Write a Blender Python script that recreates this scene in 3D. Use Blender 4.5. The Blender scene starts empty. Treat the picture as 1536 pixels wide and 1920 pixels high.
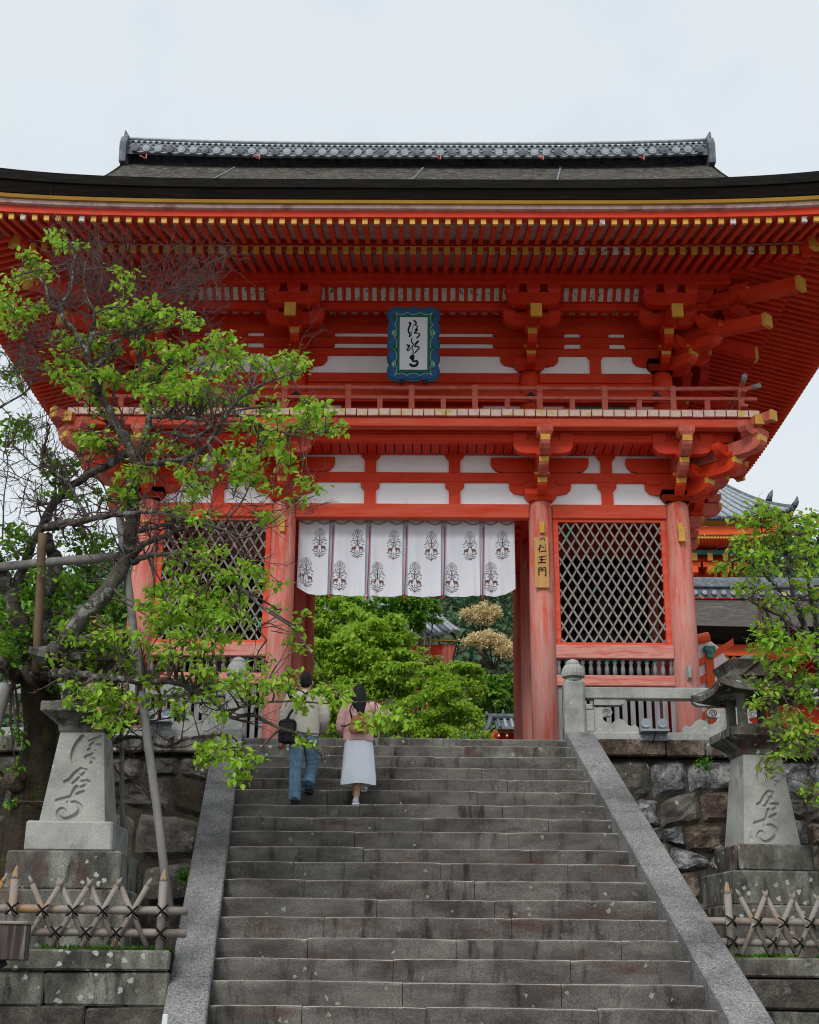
import bpy, math, random
import numpy as np
from mathutils import Vector, Matrix
random.seed(7); rng = np.random.default_rng(11)
sc = bpy.context.scene
COL = sc.collection
PI = math.pi
# ------------------------------------------------------------------ camera
F = 2520.0
TH = math.radians(19.05); ROLL = math.radians(-0.57); YAW = math.radians(0.745)
Rcam = Matrix.Rotation(YAW, 3, 'Z') @ Matrix.Rotation(PI/2 + TH, 3, 'X') @ Matrix.Rotation(-ROLL, 3, 'Z')
CAM = Vector((0, 0, 1.6))
cd = bpy.data.cameras.new('camera'); cam = bpy.data.objects.new('camera', cd); COL.objects.link(cam)
cam.matrix_world = Matrix.Translation(CAM) @ Rcam.to_4x4()
cd.sensor_fit = 'VERTICAL'; cd.sensor_height = 24.0; cd.lens = 24.0 * F / 1920.0
cd.clip_start = 0.1; cd.clip_end = 3000
sc.camera = cam
sc.cycles.filter_width = 1.1
sc.render.resolution_x = 819; sc.render.resolution_y = 1024
def at(x, y, Y):
    d = Rcam @ Vector(((x-768)/F, (960-y)/F, -1)); return CAM + d * (Y/d.y)
# ------------------------------------------------------------------ world, sun, exposure
W = bpy.data.worlds.new("World"); sc.world = W; W.use_nodes = True
nt = W.node_tree; nt.nodes.clear()
def wn(t, **k):
    n = nt.nodes.new(t)
    for a, b in k.items(): setattr(n, a, b)
    return n
SUN_EL = math.radians(42); SUN_AZ = math.radians(202)   # azimuth clockwise from +Y
wo = wn('ShaderNodeOutputWorld'); bg = wn('ShaderNodeBackground'); bg.inputs['Strength'].default_value = 0.1
sky = wn('ShaderNodeTexSky'); sky.sky_type = 'NISHITA'; sky.sun_disc = False
sky.sun_elevation = SUN_EL; sky.sun_rotation = SUN_AZ; sky.dust_density = 3.0
tc = wn('ShaderNodeTexCoord')
sep = wn('ShaderNodeSeparateXYZ'); nt.links.new(tc.outputs['Generated'], sep.inputs[0])
ov = wn('ShaderNodeValToRGB'); ov.color_ramp.elements[0].position = 0.0
ov.color_ramp.elements[0].color = (5.45, 5.8, 6.0, 1); ov.color_ramp.elements[1].position = 1.0
ov.color_ramp.elements[1].color = (5.6, 5.9, 6.2, 1)
e_ = ov.color_ramp.elements.new(0.5); e_.color = (4.95, 5.4, 5.7, 1)
nt.links.new(sep.outputs['Z'], ov.inputs[0])
no = wn('ShaderNodeTexNoise'); no.inputs['Scale'].default_value = 3.2; no.inputs['Detail'].default_value = 5
nt.links.new(tc.outputs['Generated'], no.inputs['Vector'])
cr = wn('ShaderNodeValToRGB'); cr.color_ramp.elements[0].position = 0.52; cr.color_ramp.elements[0].color = (0.95,)*3+(1,)
cr.color_ramp.elements[1].position = 0.68; cr.color_ramp.elements[1].color = (0.72,)*3+(1,)
nt.links.new(no.outputs['Fac'], cr.inputs[0])
mx = wn('ShaderNodeMixRGB'); nt.links.new(cr.outputs['Color'], mx.inputs['Fac'])
nt.links.new(sky.outputs['Color'], mx.inputs['Color1']); nt.links.new(ov.outputs['Color'], mx.inputs['Color2'])
nt.links.new(mx.outputs['Color'], bg.inputs['Color']); nt.links.new(bg.outputs[0], wo.inputs[0])
sd = bpy.data.lights.new('sun', 'SUN'); sd.energy = 1.5; sd.angle = math.radians(24); sd.color = (1.0, 0.965, 0.92)
so = bpy.data.objects.new('sun', sd); COL.objects.link(so)
sdir = Vector((math.sin(SUN_AZ)*math.cos(SUN_EL), math.cos(SUN_AZ)*math.cos(SUN_EL), math.sin(SUN_EL)))
so.rotation_euler = (-sdir).to_track_quat('-Z', 'Y').to_euler(); so.location = sdir*60
sc.view_settings.view_transform = 'Standard'; sc.view_settings.look = 'None'
sc.view_settings.gamma = 1.0; sc.view_settings.use_curve_mapping = False
sc.view_settings.exposure = 0.62
# ------------------------------------------------------------------ object helpers
def tag(o, label=None, cat=None, group=None, kind=None):
    if label: o['label'] = label
    if cat: o['category'] = cat
    if group: o['group'] = group
    if kind: o['kind'] = kind
    return o
def empty(name, loc, rz=0.0, label=None, cat=None, group=None):
    o = bpy.data.objects.new(name, None); COL.objects.link(o); o.location = loc; o.rotation_euler = (0, 0, rz)
    o.empty_display_size = 0.2
    return tag(o, label, cat, group)
def link(name, me, parent=None, loc=None, rot=None, scale=None):
    o = bpy.data.objects.new(name, me); COL.objects.link(o)
    if parent is not None: o.parent = parent
    if loc is not None: o.location = loc
    if rot is not None: o.rotation_euler = rot
    if scale is not None: o.scale = scale
    return o
def crom(pts, n=6):
    """smooth polyline through points (any dimension)"""
    P = [np.array(p, float) for p in pts]
    if len(P) < 3: 
        return [P[0]+(P[-1]-P[0])*t for t in np.linspace(0, 1, n+1)]
    P = [2*P[0]-P[1]] + P + [2*P[-1]-P[-2]]
    out = []
    for i in range(1, len(P)-2):
        for k in range(n):
            t = k/n
            out.append(.5*((2*P[i])+(-P[i-1]+P[i+1])*t+(2*P[i-1]-5*P[i]+4*P[i+1]-P[i+2])*t*t+(-P[i-1]+3*P[i]-3*P[i+1]+P[i+2])*t**3))
    out.append(P[-2]); return out
class M:
    def __init__(s, T=None): s.v = []; s.f = []; s.sm = []; s.T = T
    def add(s, vs, fs, smooth=False):
        b = len(s.v)
        if s.T is not None: vs = [tuple(s.T @ Vector(v)) for v in vs]
        s.v += [tuple(v) for v in vs]; s.f += [tuple(b+i for i in f) for f in fs]; s.sm += [smooth]*len(fs); return s
    def box(s, x0, x1, y0, y1, z0, z1):
        if x0 > x1: x0, x1 = x1, x0
        if y0 > y1: y0, y1 = y1, y0
        return s.add([(x0,y0,z0),(x1,y0,z0),(x1,y1,z0),(x0,y1,z0),(x0,y0,z1),(x1,y0,z1),(x1,y1,z1),(x0,y1,z1)],
                     [(0,3,2,1),(4,5,6,7),(0,1,5,4),(1,2,6,5),(2,3,7,6),(3,0,4,7)])
    def cbox(s, x0, x1, y0, y1, z0, z1, c=.015, j=0.0):
        """chamfered box, optionally with jittered corners"""
        vs = []; xs = (x0, x1); ys = (y0, y1); zs = (z0, z1)
        idx = {}
        for i in (0, 1):
            for jx in (0, 1):
                for k in (0, 1):
                    o = [random.uniform(-j, j) for _ in range(3)]
                    p = (xs[i]+o[0], ys[jx]+o[1], zs[k]+o[2]); sg = (1-2*i, 1-2*jx, 1-2*k)
                    for a in range(3):
                        q = list(p)
                        for b in range(3):
                            if b != a: q[b] += sg[b]*c
                        idx[(i, jx, k, a)] = len(vs); vs.append(tuple(q))
        fs = []
        I = lambda i, j_, k, a: idx[(i, j_, k, a)]
        for e in (0, 1):
            f = [I(e,0,0,0), I(e,1,0,0), I(e,1,1,0), I(e,0,1,0)]; fs.append(f if e else f[::-1])
            f = [I(0,e,0,1), I(0,e,1,1), I(1,e,1,1), I(1,e,0,1)]; fs.append(f if e else f[::-1])
            f = [I(0,0,e,2), I(1,0,e,2), I(1,1,e,2), I(0,1,e,2)]; fs.append(f if e else f[::-1])
        for i in (0, 1):
            for j_ in (0, 1):
                for k in (0, 1):
                    f = [I(i,j_,k,0), I(i,j_,k,1), I(i,j_,k,2)]
                    fs.append(f if (i+j_+k) % 2 == 1 else f[::-1])
        for a, b in ((0, 1), (0, 2), (1, 2)):
            c3 = 3-a-b
            for u in (0, 1):
                for w in (0, 1):
                    k0 = [0,0,0]; k1 = [0,0,0]; k0[a]=k1[a]=u; k0[b]=k1[b]=w; k1[c3]=1
                    f = [I(*k0, a), I(*k0, b), I(*k1, b), I(*k1, a)]
                    n = (np.cross(np.array(vs[f[1]])-np.array(vs[f[0]]), np.array(vs[f[2]])-np.array(vs[f[0]])))
                    d = np.zeros(3); d[a] = 2*u-1; d[b] = 2*w-1
                    fs.append(f if n.dot(d) > 0 else f[::-1])
        return s.add(vs, fs)
    def prism(s, prof, axis, a0, a1, smooth=False):
        """closed 2D profile extruded along an axis: axis 'x' profile (y,z); 'y' profile (x,z); 'z' profile (x,y)"""
        n = len(prof); vs = []
        for a in (a0, a1):
            for (u, w) in prof:
                vs.append({'x': (a, u, w), 'y': (u, a, w), 'z': (u, w, a)}[axis])
        fs = [tuple(range(n)), tuple(range(2*n-1, n-1, -1))]
        s.add(vs, [fs[0], fs[1]])
        b = len(s.v)-2*n
        for i in range(n):
            j = (i+1) % n
            s.f.append((b+i, b+j, b+n+j, b+n+i)); s.sm.append(smooth)
        return s
    def tube(s, path, rad, n=8, cap=True, smooth=True):
        P = [Vector(p) for p in path]; m = len(P)
        if not hasattr(rad, '__len__'): rad = [rad]*m
        vs = []; fs = []; up = None
        for i in range(m):
            t = (P[min(i+1, m-1)]-P[max(i-1, 0)])
            if t.length < 1e-9: t = Vector((0, 0, 1))
            t.normalize()
            if up is None:
                a = Vector((0, 0, 1)) if abs(t.z) < .9 else Vector((1, 0, 0)); up = (a - t*a.dot(t)).normalized()
            else:
                up = up - t*up.dot(t)
                up = up.normalized() if up.length > 1e-6 else Vector((1, 0, 0))
            w = t.cross(up)
            for k in range(n):
                a = 2*PI*k/n
                vs.append(tuple(P[i]+(up*math.cos(a)+w*math.sin(a))*rad[i]))
        for i in range(m-1):
            for k in range(n):
                k2 = (k+1) % n
                fs.append((i*n+k, i*n+k2, (i+1)*n+k2, (i+1)*n+k))
        s.add(vs, fs, smooth)
        if cap:
            b = len(s.v)-m*n
            s.f.append(tuple(b+k for k in range(n))[::-1]); s.sm.append(False)
            s.f.append(tuple(b+(m-1)*n+k for k in range(n))); s.sm.append(False)
        return s
    def lathe(s, prof, c=(0, 0), n=16, flute=0.0, smooth=True, z0=0.0):
        """profile of (r, z) about the vertical through c"""
        vs = []; fs = []; m = len(prof)
        for i, (r, z) in enumerate(prof):
            for k in range(n):
                a = 2*PI*k/n; rr = r*(1+(flute if k % 2 else 0))
                vs.append((c[0]+rr*math.cos(a), c[1]+rr*math.sin(a), z0+z))
        for i in range(m-1):
            for k in range(n):
                k2 = (k+1) % n; fs.append((i*n+k, i*n+k2, (i+1)*n+k2, (i+1)*n+k))
        s.add(vs, fs, smooth)
        b = len(s.v)-m*n
        s.f.append(tuple(b+k for k in range(n))[::-1]); s.sm.append(False)
        s.f.append(tuple(b+(m-1)*n+k for k in range(n))); s.sm.append(False)
        return s
    def frustum(s, cx, cy, z0, z1, hx0, hy0, hx1, hy1):
        return s.add([(cx-hx0,cy-hy0,z0),(cx+hx0,cy-hy0,z0),(cx+hx0,cy+hy0,z0),(cx-hx0,cy+hy0,z0),
                      (cx-hx1,cy-hy1,z1),(cx+hx1,cy-hy1,z1),(cx+hx1,cy+hy1,z1),(cx-hx1,cy+hy1,z1)],
                     [(0,3,2,1),(4,5,6,7),(0,1,5,4),(1,2,6,5),(2,3,7,6),(3,0,4,7)])
    def grid(s, fn, nu, nv, smooth=True):
        vs = [tuple(fn(i/nu, j/nv)) for j in range(nv+1) for i in range(nu+1)]
        fs = [(j*(nu+1)+i, j*(nu+1)+i+1, (j+1)*(nu+1)+i+1, (j+1)*(nu+1)+i) for j in range(nv) for i in range(nu)]
        return s.add(vs, fs, smooth)
    def blob(s, c, r, n=8, m=6, jit=0.0):
        vs = []; fs = []
        for j in range(m+1):
            ph = PI*j/m
            for k in range(n):
                a = 2*PI*k/n; q = 1+random.uniform(-jit, jit)
                vs.append((c[0]+r[0]*math.sin(ph)*math.cos(a)*q, c[1]+r[1]*math.sin(ph)*math.sin(a)*q, c[2]-r[2]*math.cos(ph)*q))
        for j in range(m):
            for k in range(n):
                k2 = (k+1) % n; fs.append((j*n+k, j*n+k2, (j+1)*n+k2, (j+1)*n+k))
        return s.add(vs, fs, True)
    def mesh(s, name, mat):
        me = bpy.data.meshes.new(name); me.from_pydata(s.v, [], s.f)
        me.polygons.foreach_set('use_smooth', s.sm)
        if mat: me.materials.append(mat)
        me.update(); return me
    def obj(s, name, mat, parent=None, **k):
        return link(name, s.mesh(name, mat), parent, **k)
def np_mesh(name, V, Fq, mat, smooth=False):
    me = bpy.data.meshes.new(name); nv = len(V); nf = len(Fq); k = Fq.shape[1]
    me.vertices.add(nv); me.vertices.foreach_set('co', V.astype(np.float32).ravel())
    me.loops.add(nf*k); me.loops.foreach_set('vertex_index', Fq.astype(np.int32).ravel())
    me.polygons.add(nf); me.polygons.foreach_set('loop_start', np.arange(0, nf*k, k, dtype=np.int32))
    me.polygons.foreach_set('loop_total', np.full(nf, k, dtype=np.int32))
    me.polygons.foreach_set('use_smooth', np.full(nf, smooth))
    me.update(calc_edges=True); me.materials.append(mat); return me
def Tm(x=0, y=0, z=0, rz=0):
    return Matrix.Translation((x, y, z)) @ Matrix.Rotation(rz, 4, 'Z')
# ------------------------------------------------------------------ materials
def material(name, cols, scale=(1, 1, 1), rough=.7, detail=6, lo=.35, hi=.65, bump=.0, bscale=40., bdist=.01,
             patch=None, spots=None, speck=None, metallic=0., translucent=0., island=None, wob=None, spec=None, zfade=None):
    if spec is None: spec = .4 if rough < .45 else (.22 if rough < .6 else .10)
    """cols: list of colours over a noise ramp. patch=(color,scale,lo,hi) second noise layer.
       spots=(color,scale,radius) lichen spots. speck=(amount,scale) fine grain. all in world space"""
    m = bpy.data.materials.new(name); m.use_nodes = True; t = m.node_tree; N = t.nodes; L = t.links
    b = N['Principled BSDF']; b.inputs['Roughness'].default_value = rough; b.inputs['Metallic'].default_value = metallic
    b.inputs['Specular IOR Level'].default_value = spec
    g = N.new('ShaderNodeNewGeometry')
    def noise(sc_, det=detail, vec=None, vs=(1, 1, 1)):
        mp = N.new('ShaderNodeMapping'); mp.inputs['Scale'].default_value = vs
        L.new(g.outputs['Position'], mp.inputs['Vector'])
        n = N.new('ShaderNodeTexNoise'); n.inputs['Scale'].default_value = sc_; n.inputs['Detail'].default_value = det
        n.inputs['Roughness'].default_value = .62
        L.new(mp.outputs[0], n.inputs['Vector']); return n.outputs['Fac']
    def ramp(src, stops):
        r = N.new('ShaderNodeValToRGB'); e = r.color_ramp.elements
        e[0].position = stops[0][0]; e[0].color = tuple(stops[0][1])+(1,)
        e[1].position = stops[-1][0]; e[1].color = tuple(stops[-1][1])+(1,)
        for p, c in stops[1:-1]:
            q = e.new(p); q.color = tuple(c)+(1,)
        L.new(src, r.inputs[0]); return r.outputs['Color']
    if island:
        stops = [(i/(len(island)-1), c) for i, c in enumerate(island)]
        col = ramp(g.outputs['Random Per Island'], stops)
    else:
        nn = len(cols)
        if nn == 1: cols = [cols[0], cols[0]]; nn = 2
        col = ramp(noise(1.0, vs=scale), [(lo+(hi-lo)*i/(nn-1), c) for i, c in enumerate(cols)])
    def mix(fac, c2, c1, mode='MIX'):
        q = N.new('ShaderNodeMixRGB'); q.blend_type = mode
        if isinstance(fac, float): q.inputs['Fac'].default_value = fac
        else: L.new(fac, q.inputs['Fac'])
        L.new(c1, q.inputs['Color1'])
        if isinstance(c2, tuple): q.inputs['Color2'].default_value = c2+(1,)
        else: L.new(c2, q.inputs['Color2'])
        return q.outputs['Color']
    for pt in (patch or []):
        c, s_, l_, h_ = pt
        vs = s_ if hasattr(s_, '__len__') else (s_,)*3
        fac = ramp(noise(1.0, vs=vs), [(l_, (0, 0, 0)), (h_, (1, 1, 1))])
        col = mix(fac, c, col)
    if zfade:
        zl_, zh_, zc_ = zfade
        sx = N.new('ShaderNodeSeparateXYZ'); L.new(g.outputs['Position'], sx.inputs[0])
        mr = N.new('ShaderNodeMapRange'); mr.inputs['From Min'].default_value = zl_; mr.inputs['From Max'].default_value = zh_
        mr.inputs['To Min'].default_value = 1.0; mr.inputs['To Max'].default_value = 0.0; L.new(sx.outputs['Z'], mr.inputs['Value'])
        nf = ramp(noise(1.0, vs=(8, 8, 1.1)), [(.36, (.15,)*3), (.60, (1,)*3)])
        ml = N.new('ShaderNodeMath'); ml.operation = 'MULTIPLY'; L.new(mr.outputs[0], ml.inputs[0]); L.new(nf, ml.inputs[1])
        col = mix(ml.outputs[0], zc_, col)
    if spots:
        c, s_, r_ = spots
        vo = N.new('ShaderNodeTexVoronoi'); vo.inputs['Scale'].default_value = s_
        ad = N.new('ShaderNodeVectorMath'); ad.operation = 'ADD'
        nz = N.new('ShaderNodeTexNoise'); nz.inputs['Scale'].default_value = s_*3; nz.inputs['Detail'].default_value = 4
        sb = N.new('ShaderNodeVectorMath'); sb.operation = 'SCALE'; sb.inputs['Scale'].default_value = .55/s_
        L.new(g.outputs['Position'], nz.inputs['Vector']); L.new(nz.outputs['Color'], sb.inputs[0])
        L.new(g.outputs['Position'], ad.inputs[0]); L.new(sb.outputs[0], ad.inputs[1]); L.new(ad.outputs[0], vo.inputs['Vector'])
        f1 = ramp(vo.outputs['Distance'], [(r_*.7, (1, 1, 1)), (r_, (0, 0, 0))])
        f2 = ramp(noise(1.3, 3), [(.46, (0, 0, 0)), (.54, (1, 1, 1))])
        f3 = mix(1.0, f2, f1, 'MULTIPLY')
        col = mix(f3, c, col)
    if speck:
        a, s_ = speck
        f = ramp(noise(s_, 2), [(.3, (1-a,)*3), (.7, (1+a,)*3)])
        col = mix(1.0, f, col, 'MULTIPLY')
    L.new(col, b.inputs['Base Color'])
    if bump > 0:
        bp = N.new('ShaderNodeBump'); bp.inputs['Strength'].default_value = bump; bp.inputs['Distance'].default_value = bdist
        L.new(noise(bscale, 5), bp.inputs['Height']); L.new(bp.outputs[0], b.inputs['Normal'])
    if translucent > 0:
        tr = N.new('ShaderNodeBsdfTranslucent'); L.new(col, tr.inputs['Color'])
        ms = N.new('ShaderNodeMixShader'); ms.inputs['Fac'].default_value = translucent
        L.new(b.outputs[0], ms.inputs[1]); L.new(tr.outputs[0], ms.inputs[2])
        L.new(ms.outputs[0], N['Material Output'].inputs['Surface'])
    return m
RED = material('vermilion_paint', [(.52,.030,.008), (.64,.045,.012), (.57,.038,.010)], (1.2,1.2,2.5), rough=.5, patch=[((.30,.05,.03), (6,6,9), .66, .74)], bump=.08, bscale=25)
RED_DEEP = material('shade_deepened_vermilion', [(.52,.022,.006), (.62,.036,.010)], (1.5,1.5,1.5), rough=.55, bump=.08, bscale=25)  # deeper red for undersides and inner timbers, with their shade in the colour
RED_FADE = material('weathered_vermilion', [(.52,.06,.03), (.54,.10,.065), (.58,.22,.17), (.44,.07,.04)], (7,7,.8), rough=.8, lo=.3, hi=.7, zfade=(6.6, 10.0, (.50,.26,.235)),
                    patch=[((.56,.34,.28), (13,13,1.1), .58, .68), ((.25,.10,.06), (5,5,1.5), .68, .78)], bump=.25, bscale=30)
RED_RAIL = material('dusty_rail_paint', [(.44,.08,.055), (.54,.15,.11), (.46,.09,.06)], (3,3,3), rough=.8, bump=.15, bscale=30)
RED_BEAM = material('faded_beam_paint', [(.56,.05,.02), (.60,.09,.05), (.57,.14,.09)], (1.2,4,9), rough=.75, lo=.3, hi=.75, bump=.12, bscale=30,
                    patch=[((.42,.28,.24), (5,9,22), .68, .76)])
RED_PINK = material('washed_out_beam_paint', [(.42,.07,.05), (.50,.17,.14), (.54,.27,.23), (.44,.09,.06)], (2,6,16), rough=.8, lo=.3, hi=.7, bump=.2, bscale=30, patch=[((.24,.09,.06), (3,6,20), .66, .74)])
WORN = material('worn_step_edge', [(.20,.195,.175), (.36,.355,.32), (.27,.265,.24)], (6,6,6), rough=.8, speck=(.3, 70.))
GOLD = material('yellow_ochre_cap', [(.62,.34,.045), (.50,.27,.05)], (6,6,6), rough=.45, patch=[((.10,.07,.04), (22,22,22), .66, .74)])
GOLD_STRIP = material('ochre_eave_strip', [(.36,.20,.028), (.28,.15,.03)], (1,3,3), rough=.6)
PLASTER = material('white_plaster', [(.85,.87,.90), (.89,.90,.92)], (2,2,2), rough=.85, patch=[((.70,.71,.72), (1.5,1.5,5), .62, .80)])
SLOT = material('flaking_white_board', [(.50,.43,.38), (.60,.54,.49)], (8,8,5), rough=.9, patch=[((.07,.05,.04), (16,16,11), .58, .62)])
SOFFIT = material('faded_pink_soffit_board', [(.46,.31,.29), (.54,.39,.37), (.34,.19,.18)], (3,3,3), rough=.85)
PLANK_END = material('flaking_plank_end', [(.62,.42,.36), (.72,.55,.48), (.60,.44,.14)], (5,5,5), rough=.85, patch=[((.15,.10,.07), (34,34,34), .64, .70)])
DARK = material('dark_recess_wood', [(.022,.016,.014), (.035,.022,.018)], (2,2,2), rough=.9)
BLACK = material('black_lacquer_iron', [(.02,.02,.022)], rough=.5)
BARK_EDGE = material('cypress_bark_edge', [(.006,.005,.0045), (.014,.011,.009)], (1,1,30), rough=.95, patch=[((.05,.018,.01), (1,4,16), .66, .74)])
BARK_LIP = material('cypress_bark_lip', [(.009,.0085,.008), (.020,.018,.016)], (2,2,30), rough=.95, bump=.4, bscale=18)
BARK = material('cypress_bark_roof', [(.035,.033,.030), (.070,.065,.057), (.10,.094,.08)], (5,5,5), rough=.95, bump=.9, bscale=14, bdist=.03,
                patch=[((.26,.25,.20), (11,11,11), .60, .68), ((.05,.06,.03), (2,2,2), .6, .75)])
TILE = material('blue_grey_roof_tile', [(.055,.065,.08), (.10,.115,.135), (.16,.18,.20)], (6,6,6), rough=.5, bump=.2, bscale=20)
TILE_LT = material('pale_roof_tile', [(.22,.25,.28), (.34,.37,.40)], (6,6,6), rough=.5)
GREEN_P = material('verdigris_paint', [(.02,.22,.16), (.05,.30,.23)], (4,4,4), rough=.7)
LATT = material('grey_lattice_wood', [(.17,.15,.13), (.26,.235,.21), (.20,.18,.16)], (4,4,3), rough=.85, lo=.35, hi=.6,
                patch=[((.05,.30,.24), (2.2,2.2,1.1), .60, .66), ((.34,.22,.17), (6,6,6), .64, .70)], bump=.2)
PICKET = material('grey_picket_wood', [(.15,.145,.15), (.25,.24,.25)], (9,9,1.5), rough=.85, bump=.2)
GRAN = material('pale_grey_granite', [(.20,.21,.195), (.30,.305,.285), (.36,.36,.34)], (1.8,1.8,1.8), rough=.85, speck=(.22, 90.), bump=.35, bscale=70, bdist=.006,
                patch=[((.13,.13,.115), (3,3,2), .60, .74)], spots=((.44,.44,.41), 7., .16))
GRAN_W = material('weathered_granite', [(.045,.043,.037), (.115,.112,.098), (.22,.225,.20)], (3,3,1.6), rough=.9, speck=(.35, 70.), bump=.5, bscale=45, bdist=.008,
                  patch=[((.085,.045,.042), (2,2,1), .54, .66), ((.022,.021,.018), (5,5,1.6), .54, .66)], spots=((.36,.37,.34), 8., .24))
STEP = material('worn_step_stone', [(.060,.056,.050), (.108,.101,.092), (.165,.156,.142)], (1.4,2.5,3.0), rough=.88, speck=(.38, 75.), bump=.45, bscale=55, bdist=.006,
                patch=[((.085,.048,.044), (.9,1.3,3.5), .56, .72), ((.030,.027,.023), (6,6,1.3), .54, .70), ((.20,.20,.175), (3.,3.,4.5), .66, .74)],
                spots=((.26,.26,.23), 6.5, .15))
STRING = material('salt_and_pepper_granite', [(.10,.10,.10), (.17,.17,.17), (.22,.22,.215)], (1.2,1.2,1.2), rough=.8, speck=(.55, 48.), bump=.35, bscale=60, bdist=.006,
                  patch=[((.09,.075,.075), (2,2,1.2), .58, .75)])
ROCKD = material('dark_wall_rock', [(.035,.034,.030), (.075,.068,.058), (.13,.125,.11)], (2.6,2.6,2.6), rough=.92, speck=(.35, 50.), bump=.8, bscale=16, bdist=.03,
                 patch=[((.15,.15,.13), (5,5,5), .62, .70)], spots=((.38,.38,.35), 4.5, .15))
ROCKB = material('brown_wall_rock', [(.03,.022,.017), (.085,.065,.05), (.19,.155,.125)], (4,4,4), rough=.92, speck=(.5, 40.), bump=1.0, bscale=16, bdist=.03,
                 patch=[((.05,.03,.028), (2.3,2.3,2.3), .55, .68)])
ROCKG = material('grey_wall_rock', [(.03,.031,.033), (.11,.112,.115), (.27,.27,.265)], (4,4,4), rough=.92, speck=(.5, 40.), bump=1.0, bscale=16, bdist=.03,
                 patch=[((.04,.04,.042), (2.2,2.2,2.2), .56, .66)])
MORTAR = material('dark_joint_earth', [(.022,.019,.015), (.05,.042,.032)], (5,5,5), rough=.95, bump=.5, bscale=30)
EARTH = material('earth_ground', [(.06,.05,.035), (.10,.085,.06)], (2,2,2), rough=.95, bump=.4, bscale=12, bdist=.04)
PAVE = material('grey_paving', [(.16,.155,.145), (.24,.235,.22)], (2,2,2), rough=.9, speck=(.2, 50.))
PLAZA = material('pale_plaza_paving', [(.30,.29,.27), (.40,.39,.365)], (1,1,1), rough=.9, speck=(.15, 40.))
MOSS = material('green_moss', [(.05,.11,.012), (.10,.17,.02), (.04,.07,.012)], (14,14,14), rough=.95, bump=1.0, bscale=60, bdist=.02)
BAMBOO = material('dry_bamboo', [(.19,.155,.13), (.25,.22,.195), (.20,.19,.185)], (5,5,5), rough=.55, patch=[((.33,.19,.08), (3,3,3), .60, .68)], bump=.1)
BAMBOO_IN = material('cut_bamboo', [(.45,.27,.10), (.36,.20,.08)], (9,9,9), rough=.6)
ROPE = material('black_palm_rope', [(.012,.011,.010)], rough=.95)
POLE = material('grey_support_pole', [(.13,.125,.12), (.20,.195,.19)], (6,6,1.2), rough=.85, bump=.3)
POLE_B = material('brown_support_pole', [(.10,.07,.045), (.16,.11,.07)], (6,6,1.2), rough=.85, bump=.3)
TREEBARK = material('lichened_plum_bark', [(.035,.030,.026), (.09,.08,.07), (.05,.045,.04)], (6,6,4), rough=.95, bump=1.0, bscale=26, bdist=.03,
                    patch=[((.20,.215,.185), (8,8,8), .54, .61), ((.05,.055,.015), (2.,2.,2.), .60, .68)], speck=(.3, 60.))
TRUNKD = material('mossy_dark_trunk', [(.018,.014,.010), (.045,.036,.026)], (5,5,2), rough=.95, bump=1.0, bscale=18, bdist=.04,
                  patch=[((.05,.06,.012), (3,3,2), .58, .68)])
TWIG = material('purple_grey_twig', [(.075,.045,.045), (.12,.085,.08)], (20,20,20), rough=.9)
def leafmat(name, cols, tr=.35): return material(name, None, rough=.5, island=cols, translucent=tr, spec=.35)
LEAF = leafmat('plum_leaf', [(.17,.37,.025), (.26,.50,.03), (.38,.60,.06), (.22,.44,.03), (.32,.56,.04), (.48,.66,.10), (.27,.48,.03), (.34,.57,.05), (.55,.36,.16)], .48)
LEAF_D = leafmat('shaded_plum_leaf', [(.07,.19,.018), (.12,.28,.025), (.17,.35,.03), (.10,.24,.02), (.20,.38,.03)])  # plum leaf with shade put into its green; darker trees share it
MAPLE = leafmat('fresh_maple_leaf', [(.20,.37,.03), (.29,.48,.04), (.38,.57,.055), (.25,.43,.04), (.34,.53,.045), (.46,.62,.08)], .52)
MAPLE_R = leafmat('reddish_maple_leaf', [(.22,.38,.03), (.34,.42,.08), (.42,.36,.13), (.26,.42,.05)], .4)
CONIF = leafmat('dark_forest_leaf', [(.030,.080,.038), (.045,.11,.045), (.065,.14,.05), (.036,.09,.042)], .15)  # lightened and blued so the leaf colour carries distance haze
BLOOM = leafmat('chinquapin_blossom', [(.70,.56,.30), (.80,.68,.40), (.60,.47,.24), (.84,.74,.48)], .3)
FERN = leafmat('fern_leaf', [(.05,.16,.01), (.09,.24,.015), (.07,.2,.012)], .3)
CLOTH = material('white_curtain_cloth', [(.80,.84,.92), (.85,.88,.94)], (1.5,1.5,.6), rough=.9, bump=.05, bscale=300, translucent=.25)
GAP_SHADE = material('gap_shade_grey', [(.56,.59,.66), (.62,.65,.72)], (2,2,1), rough=.9, translucent=.2)  # grey paints the shadow seen through the gaps between panels
PRINT = material('brown_print', [(.11,.09,.085)], rough=.9)
PRINT_R = material('russet_print', [(.15,.085,.07)], rough=.9)
TRIMR = material('crimson_trim', [(.42,.03,.035)], rough=.8)
CORD = material('tan_cord', [(.30,.20,.11), (.22,.15,.09)], (30,30,30), rough=.9)
SIGNW = material('sign_board_wood', [(.42,.22,.08), (.52,.29,.11)], (12,12,1.2), rough=.7)
INK = material('black_ink', [(.012,.012,.014)], rough=.6)
FRBLUE = material('plaque_blue', [(.012,.07,.19), (.016,.095,.25)], (6,6,6), rough=.5)
FRSLATE = material('plaque_slate_rim', [(.035,.075,.12), (.045,.09,.14)], (6,6,6), rough=.6)
FRGREEN = material('plaque_green', [(.010,.14,.075)], rough=.5)
FRMINT = material('plaque_mint_line', [(.22,.48,.34)], rough=.6)
PLQW = material('plaque_white_panel', [(.62,.65,.70), (.66,.69,.73)], (2,2,2), rough=.7)
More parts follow.
